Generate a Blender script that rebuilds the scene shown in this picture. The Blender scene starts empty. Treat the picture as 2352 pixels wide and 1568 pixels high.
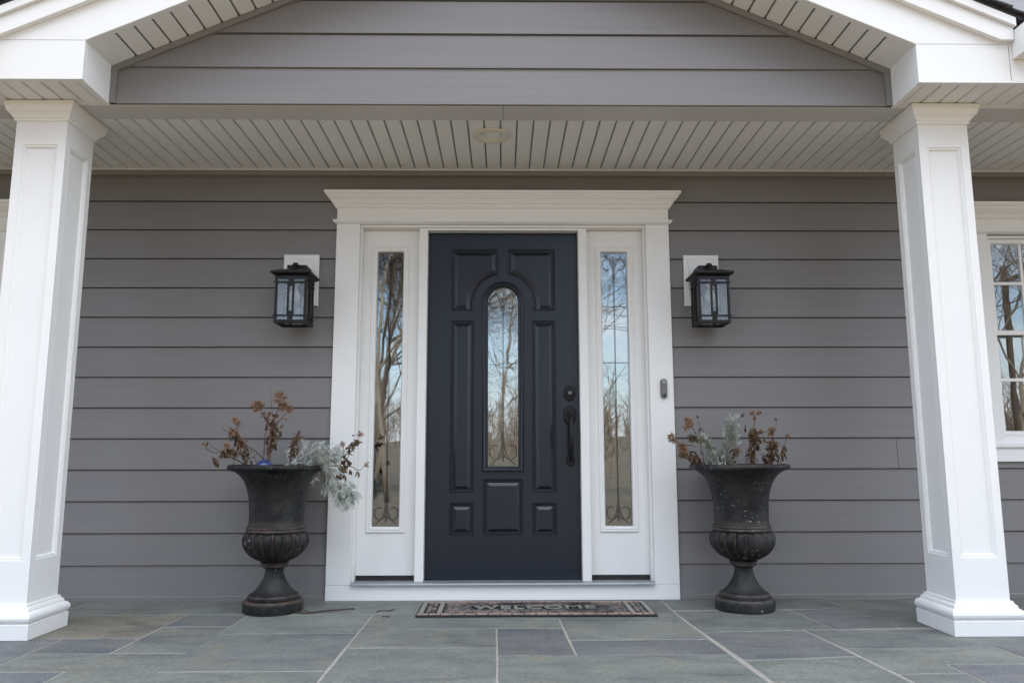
import bpy, bmesh, math, random
from mathutils import Vector, Matrix
from mathutils.geometry import tessellate_polygon
R_ = math.radians
sc = bpy.context.scene
col = sc.collection

# ------------------------------------------------------------------ camera
CAM = Vector((-0.0018, -4.5182, 0.7958))
AX_R = Vector((0.99992937, -0.01177538, -0.00160974))
AX_U = Vector((-0.00011437, -0.14497199, 0.98943575))
AX_F = Vector((0.01188435, 0.98936569, 0.14496309))
FPX = 1786.13                                     # focal length in pixels of a 2352 px wide picture
cd = bpy.data.cameras.new('camera'); cam = bpy.data.objects.new('camera', cd); col.objects.link(cam)
m = Matrix((AX_R, AX_U, -AX_F)).transposed().to_4x4(); m.translation = CAM
cam.matrix_world = m
cd.sensor_width = 36; cd.lens = FPX / 2352 * 36; cd.clip_start = .05; cd.clip_end = 2000
sc.camera = cam

# ------------------------------------------------------------------ light
SUN_EL = 50
w = bpy.data.worlds.new('World'); sc.world = w; w.use_nodes = True
nt = w.node_tree; N = nt.nodes; L = nt.links
for n in list(N): N.remove(n)
out = N.new('ShaderNodeOutputWorld'); bg = N.new('ShaderNodeBackground'); bg.inputs[1].default_value = .15
sky = N.new('ShaderNodeTexSky'); sky.sky_type = 'NISHITA'; sky.sun_disc = False
sky.sun_elevation = R_(SUN_EL); sky.sun_rotation = 0; sky.dust_density = .8; sky.air_density = 1.0; sky.ozone_density = 1.6
tc = N.new('ShaderNodeTexCoord'); sx = N.new('ShaderNodeSeparateXYZ'); L.new(tc.outputs['Generated'], sx.inputs[0])
def M_(op, a, b=None):
    n = N.new('ShaderNodeMath'); n.operation = op
    for i, v in enumerate((a, b)):
        if v is None: continue
        if isinstance(v, (int, float)): n.inputs[i].default_value = v
        else: L.new(v, n.inputs[i])
    return n.outputs[0]
zz = M_('ADD', M_('MAXIMUM', sx.outputs[2], 0), .12)
cx = N.new('ShaderNodeCombineXYZ'); L.new(M_('DIVIDE', sx.outputs[0], zz), cx.inputs[0]); L.new(M_('DIVIDE', sx.outputs[1], zz), cx.inputs[1])
nz = N.new('ShaderNodeTexNoise'); nz.inputs['Scale'].default_value = .55; nz.inputs['Detail'].default_value = 9; nz.inputs['Roughness'].default_value = .58
L.new(cx.outputs[0], nz.inputs['Vector'])
rp = N.new('ShaderNodeValToRGB'); rp.color_ramp.elements[0].position = .40; rp.color_ramp.elements[1].position = .62
L.new(nz.outputs['Fac'], rp.inputs[0])
mx = N.new('ShaderNodeMix'); mx.data_type = 'RGBA'
hz = N.new('ShaderNodeMapRange'); hz.inputs['From Min'].default_value = .17; hz.inputs['From Max'].default_value = .04; hz.inputs['To Max'].default_value = .85; L.new(sx.outputs[2], hz.inputs[0])
L.new(M_('MAXIMUM', M_('MULTIPLY', rp.outputs[0], .9), hz.outputs[0]), mx.inputs['Factor']); L.new(sky.outputs[0], mx.inputs['A']); 
# clouds brighten towards the sun
dt = N.new('ShaderNodeVectorMath'); dt.operation = 'DOT_PRODUCT'; L.new(tc.outputs['Generated'], dt.inputs[0]); dt.inputs[1].default_value = (0, math.cos(R_(SUN_EL)), math.sin(R_(SUN_EL)))
g2 = M_('POWER', M_('MULTIPLY_ADD', dt.outputs['Value'], .5), 2.0); g2.node.inputs[0].links[0].from_node.inputs[2].default_value = .5
cl = N.new('ShaderNodeVectorMath'); cl.operation = 'SCALE'; cl.inputs[0].default_value = (4.9, 5.15, 5.6); L.new(M_('ADD', M_('MULTIPLY', g2, 5.0), 1.0), cl.inputs['Scale'])
L.new(cl.outputs[0], mx.inputs['B'])
L.new(mx.outputs['Result'], bg.inputs[0]); L.new(bg.outputs[0], out.inputs[0])
sl = bpy.data.lights.new('sun', 'SUN'); sl.energy = 3.4; sl.angle = R_(.53); sl.color = (1, .93, .82)
so = bpy.data.objects.new('sun', sl); col.objects.link(so)
so.rotation_euler = Vector((0, -math.cos(R_(SUN_EL)), -math.sin(R_(SUN_EL)))).to_track_quat('-Z', 'Y').to_euler()
so.location = (0, 20, 25)
vs = sc.view_settings; vs.view_transform = 'Standard'; vs.look = 'None'; vs.gamma = 1; vs.exposure = .99
try: vs.use_curve_mapping = False
except Exception: pass

sc.cycles.max_bounces = 7; sc.cycles.diffuse_bounces = 4; sc.cycles.glossy_bounces = 3; sc.cycles.transparent_max_bounces = 10; sc.cycles.caustics_reflective = False
# ------------------------------------------------------------------ helpers
def ray(u, v): return AX_F * FPX + AX_R * (u - 1176) - AX_U * (v - 784)
def at(u, v, y):                                  # pixel of the 2352 px picture -> point on the plane y
    d = ray(u, v); t = (y - CAM.y) / d.y
    return CAM + d * t

def tag(o, label=None, cat=None, group=None, kind=None):
    if label: o['label'] = label
    if cat: o['category'] = cat
    if group: o['group'] = group
    if kind: o['kind'] = kind
    return o
def link(o, parent=None):
    col.objects.link(o)
    if parent is not None:
        o.parent = parent
        o.matrix_parent_inverse = Matrix.Translation(-world_loc(parent))
    return o
def world_loc(o):
    v = Vector(o.location)
    return v            # every parent stands unrotated, in world coordinates
def empty(name, loc=(0, 0, 0), parent=None):
    o = bpy.data.objects.new(name, None); o.location = loc; o.empty_display_size = .1
    return link(o, parent)

class MB:
    def __init__(s): s.v = []; s.f = []; s.a = []
    def add(s, vs, fs, a=None):
        b = len(s.v); s.v += [tuple(x) for x in vs]; s.f += [tuple(b + i for i in f) for f in fs]
        s.a += a if a else [0.0] * len(vs)
        return s
    def box(s, x0, x1, y0, y1, z0, z1):
        x0, x1 = sorted((x0, x1)); y0, y1 = sorted((y0, y1)); z0, z1 = sorted((z0, z1))
        return s.add([(x0, y0, z0), (x1, y0, z0), (x1, y1, z0), (x0, y1, z0), (x0, y0, z1), (x1, y0, z1), (x1, y1, z1), (x0, y1, z1)],
              [(0, 3, 2, 1), (4, 5, 6, 7), (0, 1, 5, 4), (1, 2, 6, 5), (2, 3, 7, 6), (3, 0, 4, 7)])
    def prism(s, poly, axis, a, b):               # polygon in the two other axes, extruded along axis from a to b
        n = len(poly)
        def P(p, t):
            return {'x': (t, p[0], p[1]), 'y': (p[0], t, p[1]), 'z': (p[0], p[1], t)}[axis]
        vs = [P(p, a) for p in poly] + [P(p, b) for p in poly]
        fs = [(i, (i + 1) % n, n + (i + 1) % n, n + i) for i in range(n)]
        tr = tessellate_polygon([[Vector((p[0], p[1], 0)) for p in poly]])
        fs += [tuple(t) for t in tr] + [tuple(n + i for i in reversed(t)) for t in tr]
        return s.add(vs, fs)
    def rings(s, loops, cap_last=True, cap_first=False):   # loops of equal length, bridged in turn
        n = len(loops[0]); vs = [p for l in loops for p in l]; fs = []
        for k in range(len(loops) - 1):
            for i in range(n):
                j = (i + 1) % n; fs.append((k * n + i, k * n + j, (k + 1) * n + j, (k + 1) * n + i))
        for flag, k in ((cap_last, len(loops) - 1), (cap_first, 0)):
            if flag:
                l = loops[k]
                tr = tessellate_polygon([[Vector(p) for p in l]])
                fs += [tuple(k * n + i for i in t) for t in tr]
        return s.add(vs, fs)
    def lathe(s, prof, c=(0, 0, 0), n=48, lobes=0, amp=0, cap0=False, cap1=False):
        vs = []; at_ = []; fs = []
        for r, z, *rest in prof:
            am = rest[0] if rest else 0
            for i in range(n):
                t = 2 * math.pi * i / n
                k = abs(math.sin(t * lobes / 2)) if lobes else 1
                rr = r * (1 - am * (1 - k) ** 1.6)
                vs.append((c[0] + rr * math.cos(t), c[1] + rr * math.sin(t), c[2] + z))
                at_.append(max(0, 1 - k * 3.2) * (1 if am > .01 else 0) if lobes else (rest[1] if len(rest) > 1 else 0))
        for k in range(len(prof) - 1):
            for i in range(n):
                j = (i + 1) % n; fs.append((k * n + i, k * n + j, (k + 1) * n + j, (k + 1) * n + i))
        if cap0: fs.append(tuple(reversed(range(n))))
        if cap1: fs.append(tuple(range((len(prof) - 1) * n, len(prof) * n)))
        return s.add(vs, fs, at_)
    def tube(s, pts, rad, n=6, cap=True):
        pts = [Vector(p) for p in pts]
        if not isinstance(rad, (list, tuple)): rad = [rad] * len(pts)
        vs = []; fs = []; up = Vector((.31, .17, .93))
        prev = None
        for k, p in enumerate(pts):
            d = (pts[min(k + 1, len(pts) - 1)] - pts[max(k - 1, 0)])
            if d.length < 1e-9: d = Vector((0, 0, 1))
            d.normalize()
            if prev is None:
                u = d.cross(up)
                if u.length < .05: u = d.cross(Vector((1, 0, 0)))
            else: u = prev - d * prev.dot(d)
            u.normalize(); prev = u; v = d.cross(u)
            for i in range(n):
                t = 2 * math.pi * i / n; vs.append(p + (u * math.cos(t) + v * math.sin(t)) * rad[k])
        for k in range(len(pts) - 1):
            for i in range(n):
                j = (i + 1) % n; fs.append((k * n + i, k * n + j, (k + 1) * n + j, (k + 1) * n + i))
        if cap: fs.append(tuple(reversed(range(n)))); fs.append(tuple(range((len(pts) - 1) * n, len(pts) * n)))
        return s.add(vs, fs)
    def mesh(s, name, mat=None, smooth=False):
        me = bpy.data.meshes.new(name); me.from_pydata(s.v, [], s.f); me.update()
        if any(s.a):
            a = me.attributes.new('wear', 'FLOAT', 'POINT'); a.data.foreach_set('value', s.a)
        if mat: me.materials.append(mat)
        if smooth:
            me.shade_smooth()
        return me
    def build(s, name, mat, parent=None, smooth=False, bevel=0, seg=2, fix=True):
        me = s.mesh(name, mat, False)
        if fix:
            bm = bmesh.new(); bm.from_mesh(me); bmesh.ops.recalc_face_normals(bm, faces=bm.faces); bm.to_mesh(me); bm.free()
        if smooth in ('auto', 'crisp'):
            me.shade_smooth(); me.set_sharp_from_angle(angle=R_(38 if smooth == 'auto' else 11))
        elif smooth: me.shade_smooth()
        o = bpy.data.objects.new(name, me)
        link(o, parent)
        if bevel:
            b = o.modifiers.new('bevel', 'BEVEL'); b.width = bevel; b.segments = seg; b.limit_method = 'ANGLE'; b.angle_limit = R_(40)
        return o

def inset(poly, d):                               # inset a counter-clockwise polygon
    n = len(poly); o = []
    for i in range(n):
        a, b, c = poly[i - 1], poly[i], poly[(i + 1) % n]
        e1 = Vector((b[0] - a[0], b[1] - a[1])).normalized(); e2 = Vector((c[0] - b[0], c[1] - b[1])).normalized()
        n1 = Vector((-e1.y, e1.x)); n2 = Vector((-e2.y, e2.x)); k = n1 + n2
        k = k / max(.25, k.dot(n1))
        o.append((b[0] + k.x * d, b[1] + k.y * d))
    return o
def rect(x0, x1, z0, z1): return [(x0, z0), (x1, z0), (x1, z1), (x0, z1)]
def loft(mb, poly, prof, y, cap=True):            # panel / frame profile: (inset, depth) pairs in front of the plane y
    loops = []
    for d, h in prof:
        q = inset(poly, d) if d else poly
        loops.append([(p[0], y + h, p[1]) for p in q])
    mb.rings(loops, cap_last=cap)
    return mb

# ------------------------------------------------------------------ materials
MATS = {}
def mat(name, base, rough=.5, metal=0, spec=.5, noise=None, bump=None, coat=0):
    """noise: (scale xyz, amount, colour2)  bump: (scale xyz, strength, distance)"""
    m = bpy.data.materials.new(name); m.use_nodes = True; t = m.node_tree; b = t.nodes['Principled BSDF']
    b.inputs['Base Color'].default_value = (*base, 1); b.inputs['Roughness'].default_value = rough; b.inputs['Metallic'].default_value = metal
    b.inputs['Specular IOR Level'].default_value = spec
    if coat: b.inputs['Coat Weight'].default_value = coat
    tc = t.nodes.new('ShaderNodeTexCoord')
    def nz(scale, det=6, rg=.6):
        mp = t.nodes.new('ShaderNodeMapping'); mp.inputs['Scale'].default_value = scale; t.links.new(tc.outputs['Object'], mp.inputs[0])
        n = t.nodes.new('ShaderNodeTexNoise'); n.inputs['Scale'].default_value = 1; n.inputs['Detail'].default_value = det; n.inputs['Roughness'].default_value = rg
        t.links.new(mp.outputs[0], n.inputs['Vector']); return n
    if noise:
        n = nz(noise[0]); r = t.nodes.new('ShaderNodeValToRGB'); r.color_ramp.elements[0].position = .35; r.color_ramp.elements[1].position = .72
        r.color_ramp.elements[0].color = (*base, 1); r.color_ramp.elements[1].color = (*noise[2], 1)
        t.links.new(n.outputs['Fac'], r.inputs[0])
        x = t.nodes.new('ShaderNodeMix'); x.data_type = 'RGBA'; x.inputs['Factor'].default_value = noise[1]; x.inputs['A'].default_value = (*base, 1)
        t.links.new(r.outputs[0], x.inputs['B']); t.links.new(x.outputs['Result'], b.inputs['Base Color'])
    if bump:
        n = nz(bump[0], 8); bp = t.nodes.new('ShaderNodeBump'); bp.inputs['Strength'].default_value = bump[1]; bp.inputs['Distance'].default_value = bump[2]
        t.links.new(n.outputs['Fac'], bp.inputs['Height']); t.links.new(bp.outputs[0], b.inputs['Normal'])
    MATS[name] = m
    return m
white = mat('white_trim_paint', (.80, .795, .78), .42, noise=((2.3, 2.3, 3.1), .6, (.765, .76, .74)), bump=((40, 40, 12), .05, .002))
siding = mat('grey_lap_siding', (.200, .189, .187), .48, noise=((1.1, 2, 40), .7, (.170, .162, .162)), bump=((7, 30, 260), .22, .0015))
greytrim = mat('grey_vinyl_trim', (.2, .19, .18), .5)
soffit = mat('soffit_vinyl', (.765, .775, .77), .5, noise=((6, 2, 2), .5, (.725, .735, .73)), bump=((60, 5, 5), .05, .001))
beamwrap = mat('beam_wrap', (.56, .56, .55), .5, noise=((4, 2, 2), .5, (.52, .52, .51)))
soffitback = mat('soffit_groove', (.22, .215, .2), .6)
navy = mat('door_navy_paint', (.0055, .0095, .0185), .29, noise=((5, 5, 2), .5, (.007, .0115, .022)), bump=((300, 300, 25), .03, .0006))
blackmetal = mat('black_metal', (.006, .006, .0068), .42, spec=.32, noise=((60, 60, 60), .6, (.011, .0105, .010)), bump=((220, 220, 220), .1, .0006))
matteblack = mat('matte_black_hardware', (.006, .006, .0065), .5, spec=.3, noise=((60, 60, 60), .6, (.010, .0095, .009)), bump=((220, 220, 220), .1, .0006))
rubber = mat('black_rubber', (.012, .012, .012), .7)
alu = mat('aluminium_sill', (.42, .44, .46), .42, metal=.6, noise=((8, 60, 60), .6, (.3, .31, .33)))
mortar = mat('pale_mortar', (.33, .305, .27), .9, noise=((30, 30, 30), .8, (.22, .2, .18)), bump=((120, 120, 120), .5, .004))
shingle = mat('asphalt_shingle', (.018, .017, .02), .9, noise=((60, 60, 60), .9, (.06, .055, .055)), bump=((150, 150, 150), .6, .004))
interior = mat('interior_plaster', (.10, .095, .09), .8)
bark = mat('tree_bark', (.24, .19, .14), .9, noise=((9, 9, 3), .9, (.13, .105, .082)), bump=((20, 20, 4), .8, .02))
twig = mat('twig_bark', (.21, .16, .12), .9, noise=((6, 6, 6), .8, (.13, .10, .078)))
stemmat = mat('dry_stem', (.11, .06, .033), .8, noise=((60, 60, 60), .8, (.05, .03, .02)))
darktwig = mat('dark_twig', (.045, .03, .022), .8)
dryleaf = mat('dry_leaf', (.13, .07, .03), .8, noise=((45, 45, 45), 1, (.035, .025, .013)))
dryflower = mat('dry_flower', (.34, .20, .11), .8, noise=((70, 70, 70), 1, (.17, .08, .04)))
silver = mat('silver_foliage', (.28, .31, .27), .85, noise=((40, 40, 40), 1, (.52, .55, .51)))
silverdark = mat('silver_foliage_dull', (.25, .28, .235), .9, noise=((40, 40, 40), 1, (.22, .18, .13)))
soil = mat('potting_soil', (.03, .022, .016), .95, bump=((60, 60, 60), .8, .02))
blueglass = mat('blue_glazed_glass', (.022, .034, .13), .14, spec=.5, noise=((30, 30, 30), .8, (.05, .08, .22)))
lens = mat('lamp_diffuser', (.62, .62, .58), .35)
lighttrim = mat('light_trim', (.66, .63, .55), .45)
bulbmat = mat('frosted_bulb', (.82, .82, .8), .25)
bellgrey = mat('doorbell_grey', (.16, .15, .15), .35, metal=.3)
bellface = mat('doorbell_button', (.3, .3, .29), .3, metal=.4)
blacklens = mat('doorbell_lens', (.006, .006, .008), .05, spec=.8)
grille = mat('grille_metal', (.06, .066, .078), .5)
wirem = mat('cable', (.01, .01, .01), .6)
polem = mat('pole_wood', (.10, .075, .055), .85, noise=((10, 10, 2), .9, (.06, .045, .035)))
brass = mat('brass', (.5, .36, .12), .3, metal=1)

bounce_gravel = mat('tan_bounce_gravel', (.31, .235, .145), .9, noise=((1.5, 1.5, 1.5), .8, (.24, .185, .12)), bump=((60, 60, 60), .4, .004))  # warm tan, picked for the light the added drive bounces up
def lawn_mat():
    m = mat('winter_lawn', (.085, .072, .05), .95, noise=((.5, .5, .5), 1, (.125, .098, .066)), bump=((30, 30, 30), 1, .05)); return m
lawnm = lawn_mat()
litter = mat('leaf_litter', (.15, .105, .07), .95, noise=((.6, .6, .6), 1, (.10, .075, .05)), bump=((8, 8, 8), 1, .1))

def stone_mat():
    m = bpy.data.materials.new('bluestone'); m.use_nodes = True; t = m.node_tree; b = t.nodes['Principled BSDF']; n = t.nodes; l = t.links
    oi = n.new('ShaderNodeObjectInfo'); tc = n.new('ShaderNodeTexCoord')
    ad = n.new('ShaderNodeVectorMath'); ad.operation = 'ADD'; l.new(tc.outputs['Object'], ad.inputs[0])
    mu = n.new('ShaderNodeVectorMath'); mu.operation = 'SCALE'; mu.inputs[0].default_value = (13, 7, 5); l.new(oi.outputs['Random'], mu.inputs['Scale']); l.new(mu.outputs[0], ad.inputs[1])
    def noise(sc_, det, dist=0, rg=.6):
        mp = n.new('ShaderNodeMapping'); mp.inputs['Scale'].default_value = sc_; l.new(ad.outputs[0], mp.inputs[0])
        x = n.new('ShaderNodeTexNoise'); x.inputs['Scale'].default_value = 1; x.inputs['Detail'].default_value = det; x.inputs['Distortion'].default_value = dist; x.inputs['Roughness'].default_value = rg
        l.new(mp.outputs[0], x.inputs['Vector']); return x
    def ramp(s_, p0, p1, c0, c1):
        r = n.new('ShaderNodeValToRGB'); r.color_ramp.elements[0].position = p0; r.color_ramp.elements[1].position = p1
        r.color_ramp.elements[0].color = (*c0, 1); r.color_ramp.elements[1].color = (*c1, 1); l.new(s_.outputs['Fac'], r.inputs[0]); return r.outputs[0]
    def mix(a, b_, fac, mode='MULTIPLY'):
        x = n.new('ShaderNodeMix'); x.data_type = 'RGBA'; x.blend_type = mode; x.inputs['Factor'].default_value = fac; l.new(a, x.inputs['A']); l.new(b_, x.inputs['B']); return x.outputs['Result']
    c = mix(oi.outputs['Color'], ramp(noise((3, 4.5, 3), 7, .8), .3, .75, (.66, .68, .72), (1.18, 1.16, 1.1)), 1)
    c = mix(c, ramp(noise((1.2, 5, 2), 5, 1.6), .52, .74, (1, 1, 1), (.55, .57, .62)), .9)
    c = mix(c, ramp(noise((2.2, 2.2, 2), 4, 2.2), .54, .76, (1, 1, 1), (1.24, 1.06, .84)), .75)
    c = mix(c, ramp(noise((70, 70, 70), 4), .35, .65, (.74, .74, .75), (1.2, 1.2, 1.2)), .75)
    c = mix(c, ramp(noise((26, 26, 26), 1), .72, .78, (1, 1, 1), (1.5, 1.5, 1.45)), .5)
    l.new(c, b.inputs['Base Color'])
    rr = n.new('ShaderNodeMapRange'); rr.inputs['To Min'].default_value = .5; rr.inputs['To Max'].default_value = .78
    l.new(noise((5, 5, 5), 5).outputs['Fac'], rr.inputs[0]); l.new(rr.outputs[0], b.inputs['Roughness'])
    bp = n.new('ShaderNodeBump'); bp.inputs['Strength'].default_value = .6; bp.inputs['Distance'].default_value = .008
    l.new(noise((14, 22, 14), 11, .6, .68).outputs['Fac'], bp.inputs['Height']); l.new(bp.outputs[0], b.inputs['Normal'])
    return m
stone = stone_mat()

def urn_mat(name, edge, dull):
    m = bpy.data.materials.new(name); m.use_nodes = True; t = m.node_tree; b = t.nodes['Principled BSDF']; n = t.nodes; l = t.links
    tc = n.new('ShaderNodeTexCoord'); at_ = n.new('ShaderNodeAttribute'); at_.attribute_name = 'wear'
    def nz(s_, det=6, rg=.6):
        x = n.new('ShaderNodeTexNoise'); x.inputs['Scale'].default_value = s_; x.inputs['Detail'].default_value = det; x.inputs['Roughness'].default_value = rg; l.new(tc.outputs['Object'], x.inputs['Vector']); return x
    def ramp(s_, p0, p1, c0=(0, 0, 0), c1=(1, 1, 1)):
        r = n.new('ShaderNodeValToRGB'); r.color_ramp.elements[0].position = p0; r.color_ramp.elements[1].position = p1
        r.color_ramp.elements[0].color = (*c0, 1); r.color_ramp.elements[1].color = (*c1, 1); l.new(s_, r.inputs[0]); return r.outputs[0]
    def mix(f, a, b_):
        x = n.new('ShaderNodeMix'); x.data_type = 'RGBA'
        if isinstance(f, float): x.inputs['Factor'].default_value = f
        else: l.new(f, x.inputs['Factor'])
        for k, v in (('A', a), ('B', b_)):
            if isinstance(v, tuple): x.inputs[k].default_value = (*v, 1)
            else: l.new(v, x.inputs[k])
        return x.outputs['Result']
    c = mix(ramp(nz(7).outputs['Fac'], .4, .7), (.0055, .0055, .006), dull)
    c = mix(ramp(nz(38, 3).outputs['Fac'], .6, .75), c, (.035, .028, .024))
    vm = n.new('ShaderNodeMath'); vm.operation = 'MULTIPLY'; l.new(at_.outputs['Fac'], vm.inputs[0]); l.new(ramp(nz(22).outputs['Fac'], .3, .6), vm.inputs[1])
    c = mix(vm.outputs[0], c, edge)
    c = mix(ramp(nz(4.5, 9, .75).outputs['Fac'], .44, .74, (0, 0, 0), (.75, .75, .75)), c, (.062, .061, .059))
    wv = n.new('ShaderNodeVectorMath'); wv.operation = 'MULTIPLY_ADD'; l.new(nz(60, 3).outputs['Color'], wv.inputs[0]); wv.inputs[1].default_value = (.03, .03, .03); l.new(tc.outputs['Object'], wv.inputs[2])
    vo = n.new('ShaderNodeTexVoronoi'); vo.inputs['Scale'].default_value = 42; l.new(wv.outputs[0], vo.inputs['Vector'])
    sp = n.new('ShaderNodeMath'); sp.operation = 'MULTIPLY'; l.new(ramp(vo.outputs['Distance'], .10, .22, (.9, .9, .9), (0, 0, 0)), sp.inputs[0]); l.new(ramp(nz(6, 3).outputs['Fac'], .5, .62), sp.inputs[1])
    c = mix(sp.outputs[0], c, (.30, .28, .25))
    l.new(c, b.inputs['Base Color']); b.inputs['Roughness'].default_value = .5; b.inputs['Specular IOR Level'].default_value = .28
    bp = n.new('ShaderNodeBump'); bp.inputs['Strength'].default_value = .4; bp.inputs['Distance'].default_value = .004; l.new(nz(45, 9).outputs['Fac'], bp.inputs['Height']); l.new(bp.outputs[0], b.inputs['Normal'])
    return m
urnL = urn_mat('worn_black_urn', (.12, .078, .06), (.0095, .010, .0105))
urnR = urn_mat('faded_black_urn', (.12, .095, .075), (.020, .0205, .021))

def glass(name, refl, tint, wav=0, wscale=6, rough=0.0, milk=0):
    m = bpy.data.materials.new(name); m.use_nodes = True; t = m.node_tree; n = t.nodes; l = t.links
    n.remove(n['Principled BSDF']); o = n['Material Output']
    tr = n.new('ShaderNodeBsdfTransparent'); tr.inputs[0].default_value = (*tint, 1)
    gl = n.new('ShaderNodeBsdfGlossy'); gl.inputs['Roughness'].default_value = rough; gl.inputs[0].default_value = (1, 1, 1, 1)
    fr = n.new('ShaderNodeFresnel'); fr.inputs[0].default_value = 1.5
    a = n.new('ShaderNodeMath'); a.operation = 'ADD'; a.inputs[1].default_value = refl; a.use_clamp = True; l.new(fr.outputs[0], a.inputs[0])
    x = n.new('ShaderNodeMixShader'); l.new(a.outputs[0], x.inputs[0]); l.new(tr.outputs[0], x.inputs[1]); l.new(gl.outputs[0], x.inputs[2])
    res = x
    if milk:
        df = n.new('ShaderNodeBsdfTranslucent'); df.inputs[0].default_value = (.8, .79, .77, 1); d2 = n.new('ShaderNodeBsdfDiffuse'); d2.inputs[0].default_value = (.8, .79, .77, 1)
        ad = n.new('ShaderNodeMixShader'); ad.inputs[0].default_value = .5; l.new(df.outputs[0], ad.inputs[1]); l.new(d2.outputs[0], ad.inputs[2])
        y = n.new('ShaderNodeMixShader'); y.inputs[0].default_value = milk; l.new(x.outputs[0], y.inputs[1]); l.new(ad.outputs[0], y.inputs[2]); res = y
    if wav:
        tc = n.new('ShaderNodeTexCoord'); nz = n.new('ShaderNodeTexNoise'); nz.inputs['Scale'].default_value = wscale; nz.inputs['Detail'].default_value = 1; l.new(tc.outputs['Object'], nz.inputs['Vector'])
        bp = n.new('ShaderNodeBump'); bp.inputs['Strength'].default_value = 1; bp.inputs['Distance'].default_value = wav; l.new(nz.outputs['Fac'], bp.inputs['Height']); l.new(bp.outputs[0], gl.inputs['Normal'])
    l.new(res.outputs[0], o.inputs[0])
    return m
glass_side = glass('sidelight_glass', .05, (.86, .88, .88), .00012, 7)
glass_side2 = glass('sidelight_inner_glass', .34, (.72, .76, .76), .00018, 6)
glass_door = glass('door_glass', .06, (.86, .88, .88), .00018, 9)
glass_door2 = glass('door_inner_glass', .36, (.72, .76, .76), .00024, 10)
glass_win = glass('window_glass', .15, (.75, .8, .78), .0002, 5)
glass_lamp = glass('lantern_glass', .03, (.93, .93, .92), 0, 40, .05, .13)

# ================================================================== SETTING
def terrain():
    bm = MB(); n = 60; vs = []; fs = []
    rnd = random.Random(5)
    for j in range(n + 1):
        for i in range(n + 1):
            x = -300 + 600 * i / n; y = 300 - 600 * j / n
            d = max(0, -y - 34)
            z = -.36 + min(d, 60) ** 1.25 * .020 + (.4 * math.sin(x * .07) * math.sin(y * .05) if d > 0 else 0)
            vs.append((x, y, z))
    for j in range(n):
        for i in range(n):
            a = j * (n + 1) + i; fs.append((a, a + n + 1, a + n + 2, a + 1))
    bm.add(vs, fs)
    o = bm.build('lawn', lawnm, smooth=True); tag(o, 'winter lawn rising to the wood in front of the house', 'lawn', kind='structure')
terrain()

drive = MB().box(-13, 13, -8.2, -2.44, -.5, -.352).build('bounce_drive', bounce_gravel); tag(drive, 'tan gravel drive added unseen in front of the porch to bounce light', 'bounce_drive', kind='structure')  # unseen slab added to bounce warm light onto soffits and ceiling
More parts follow.
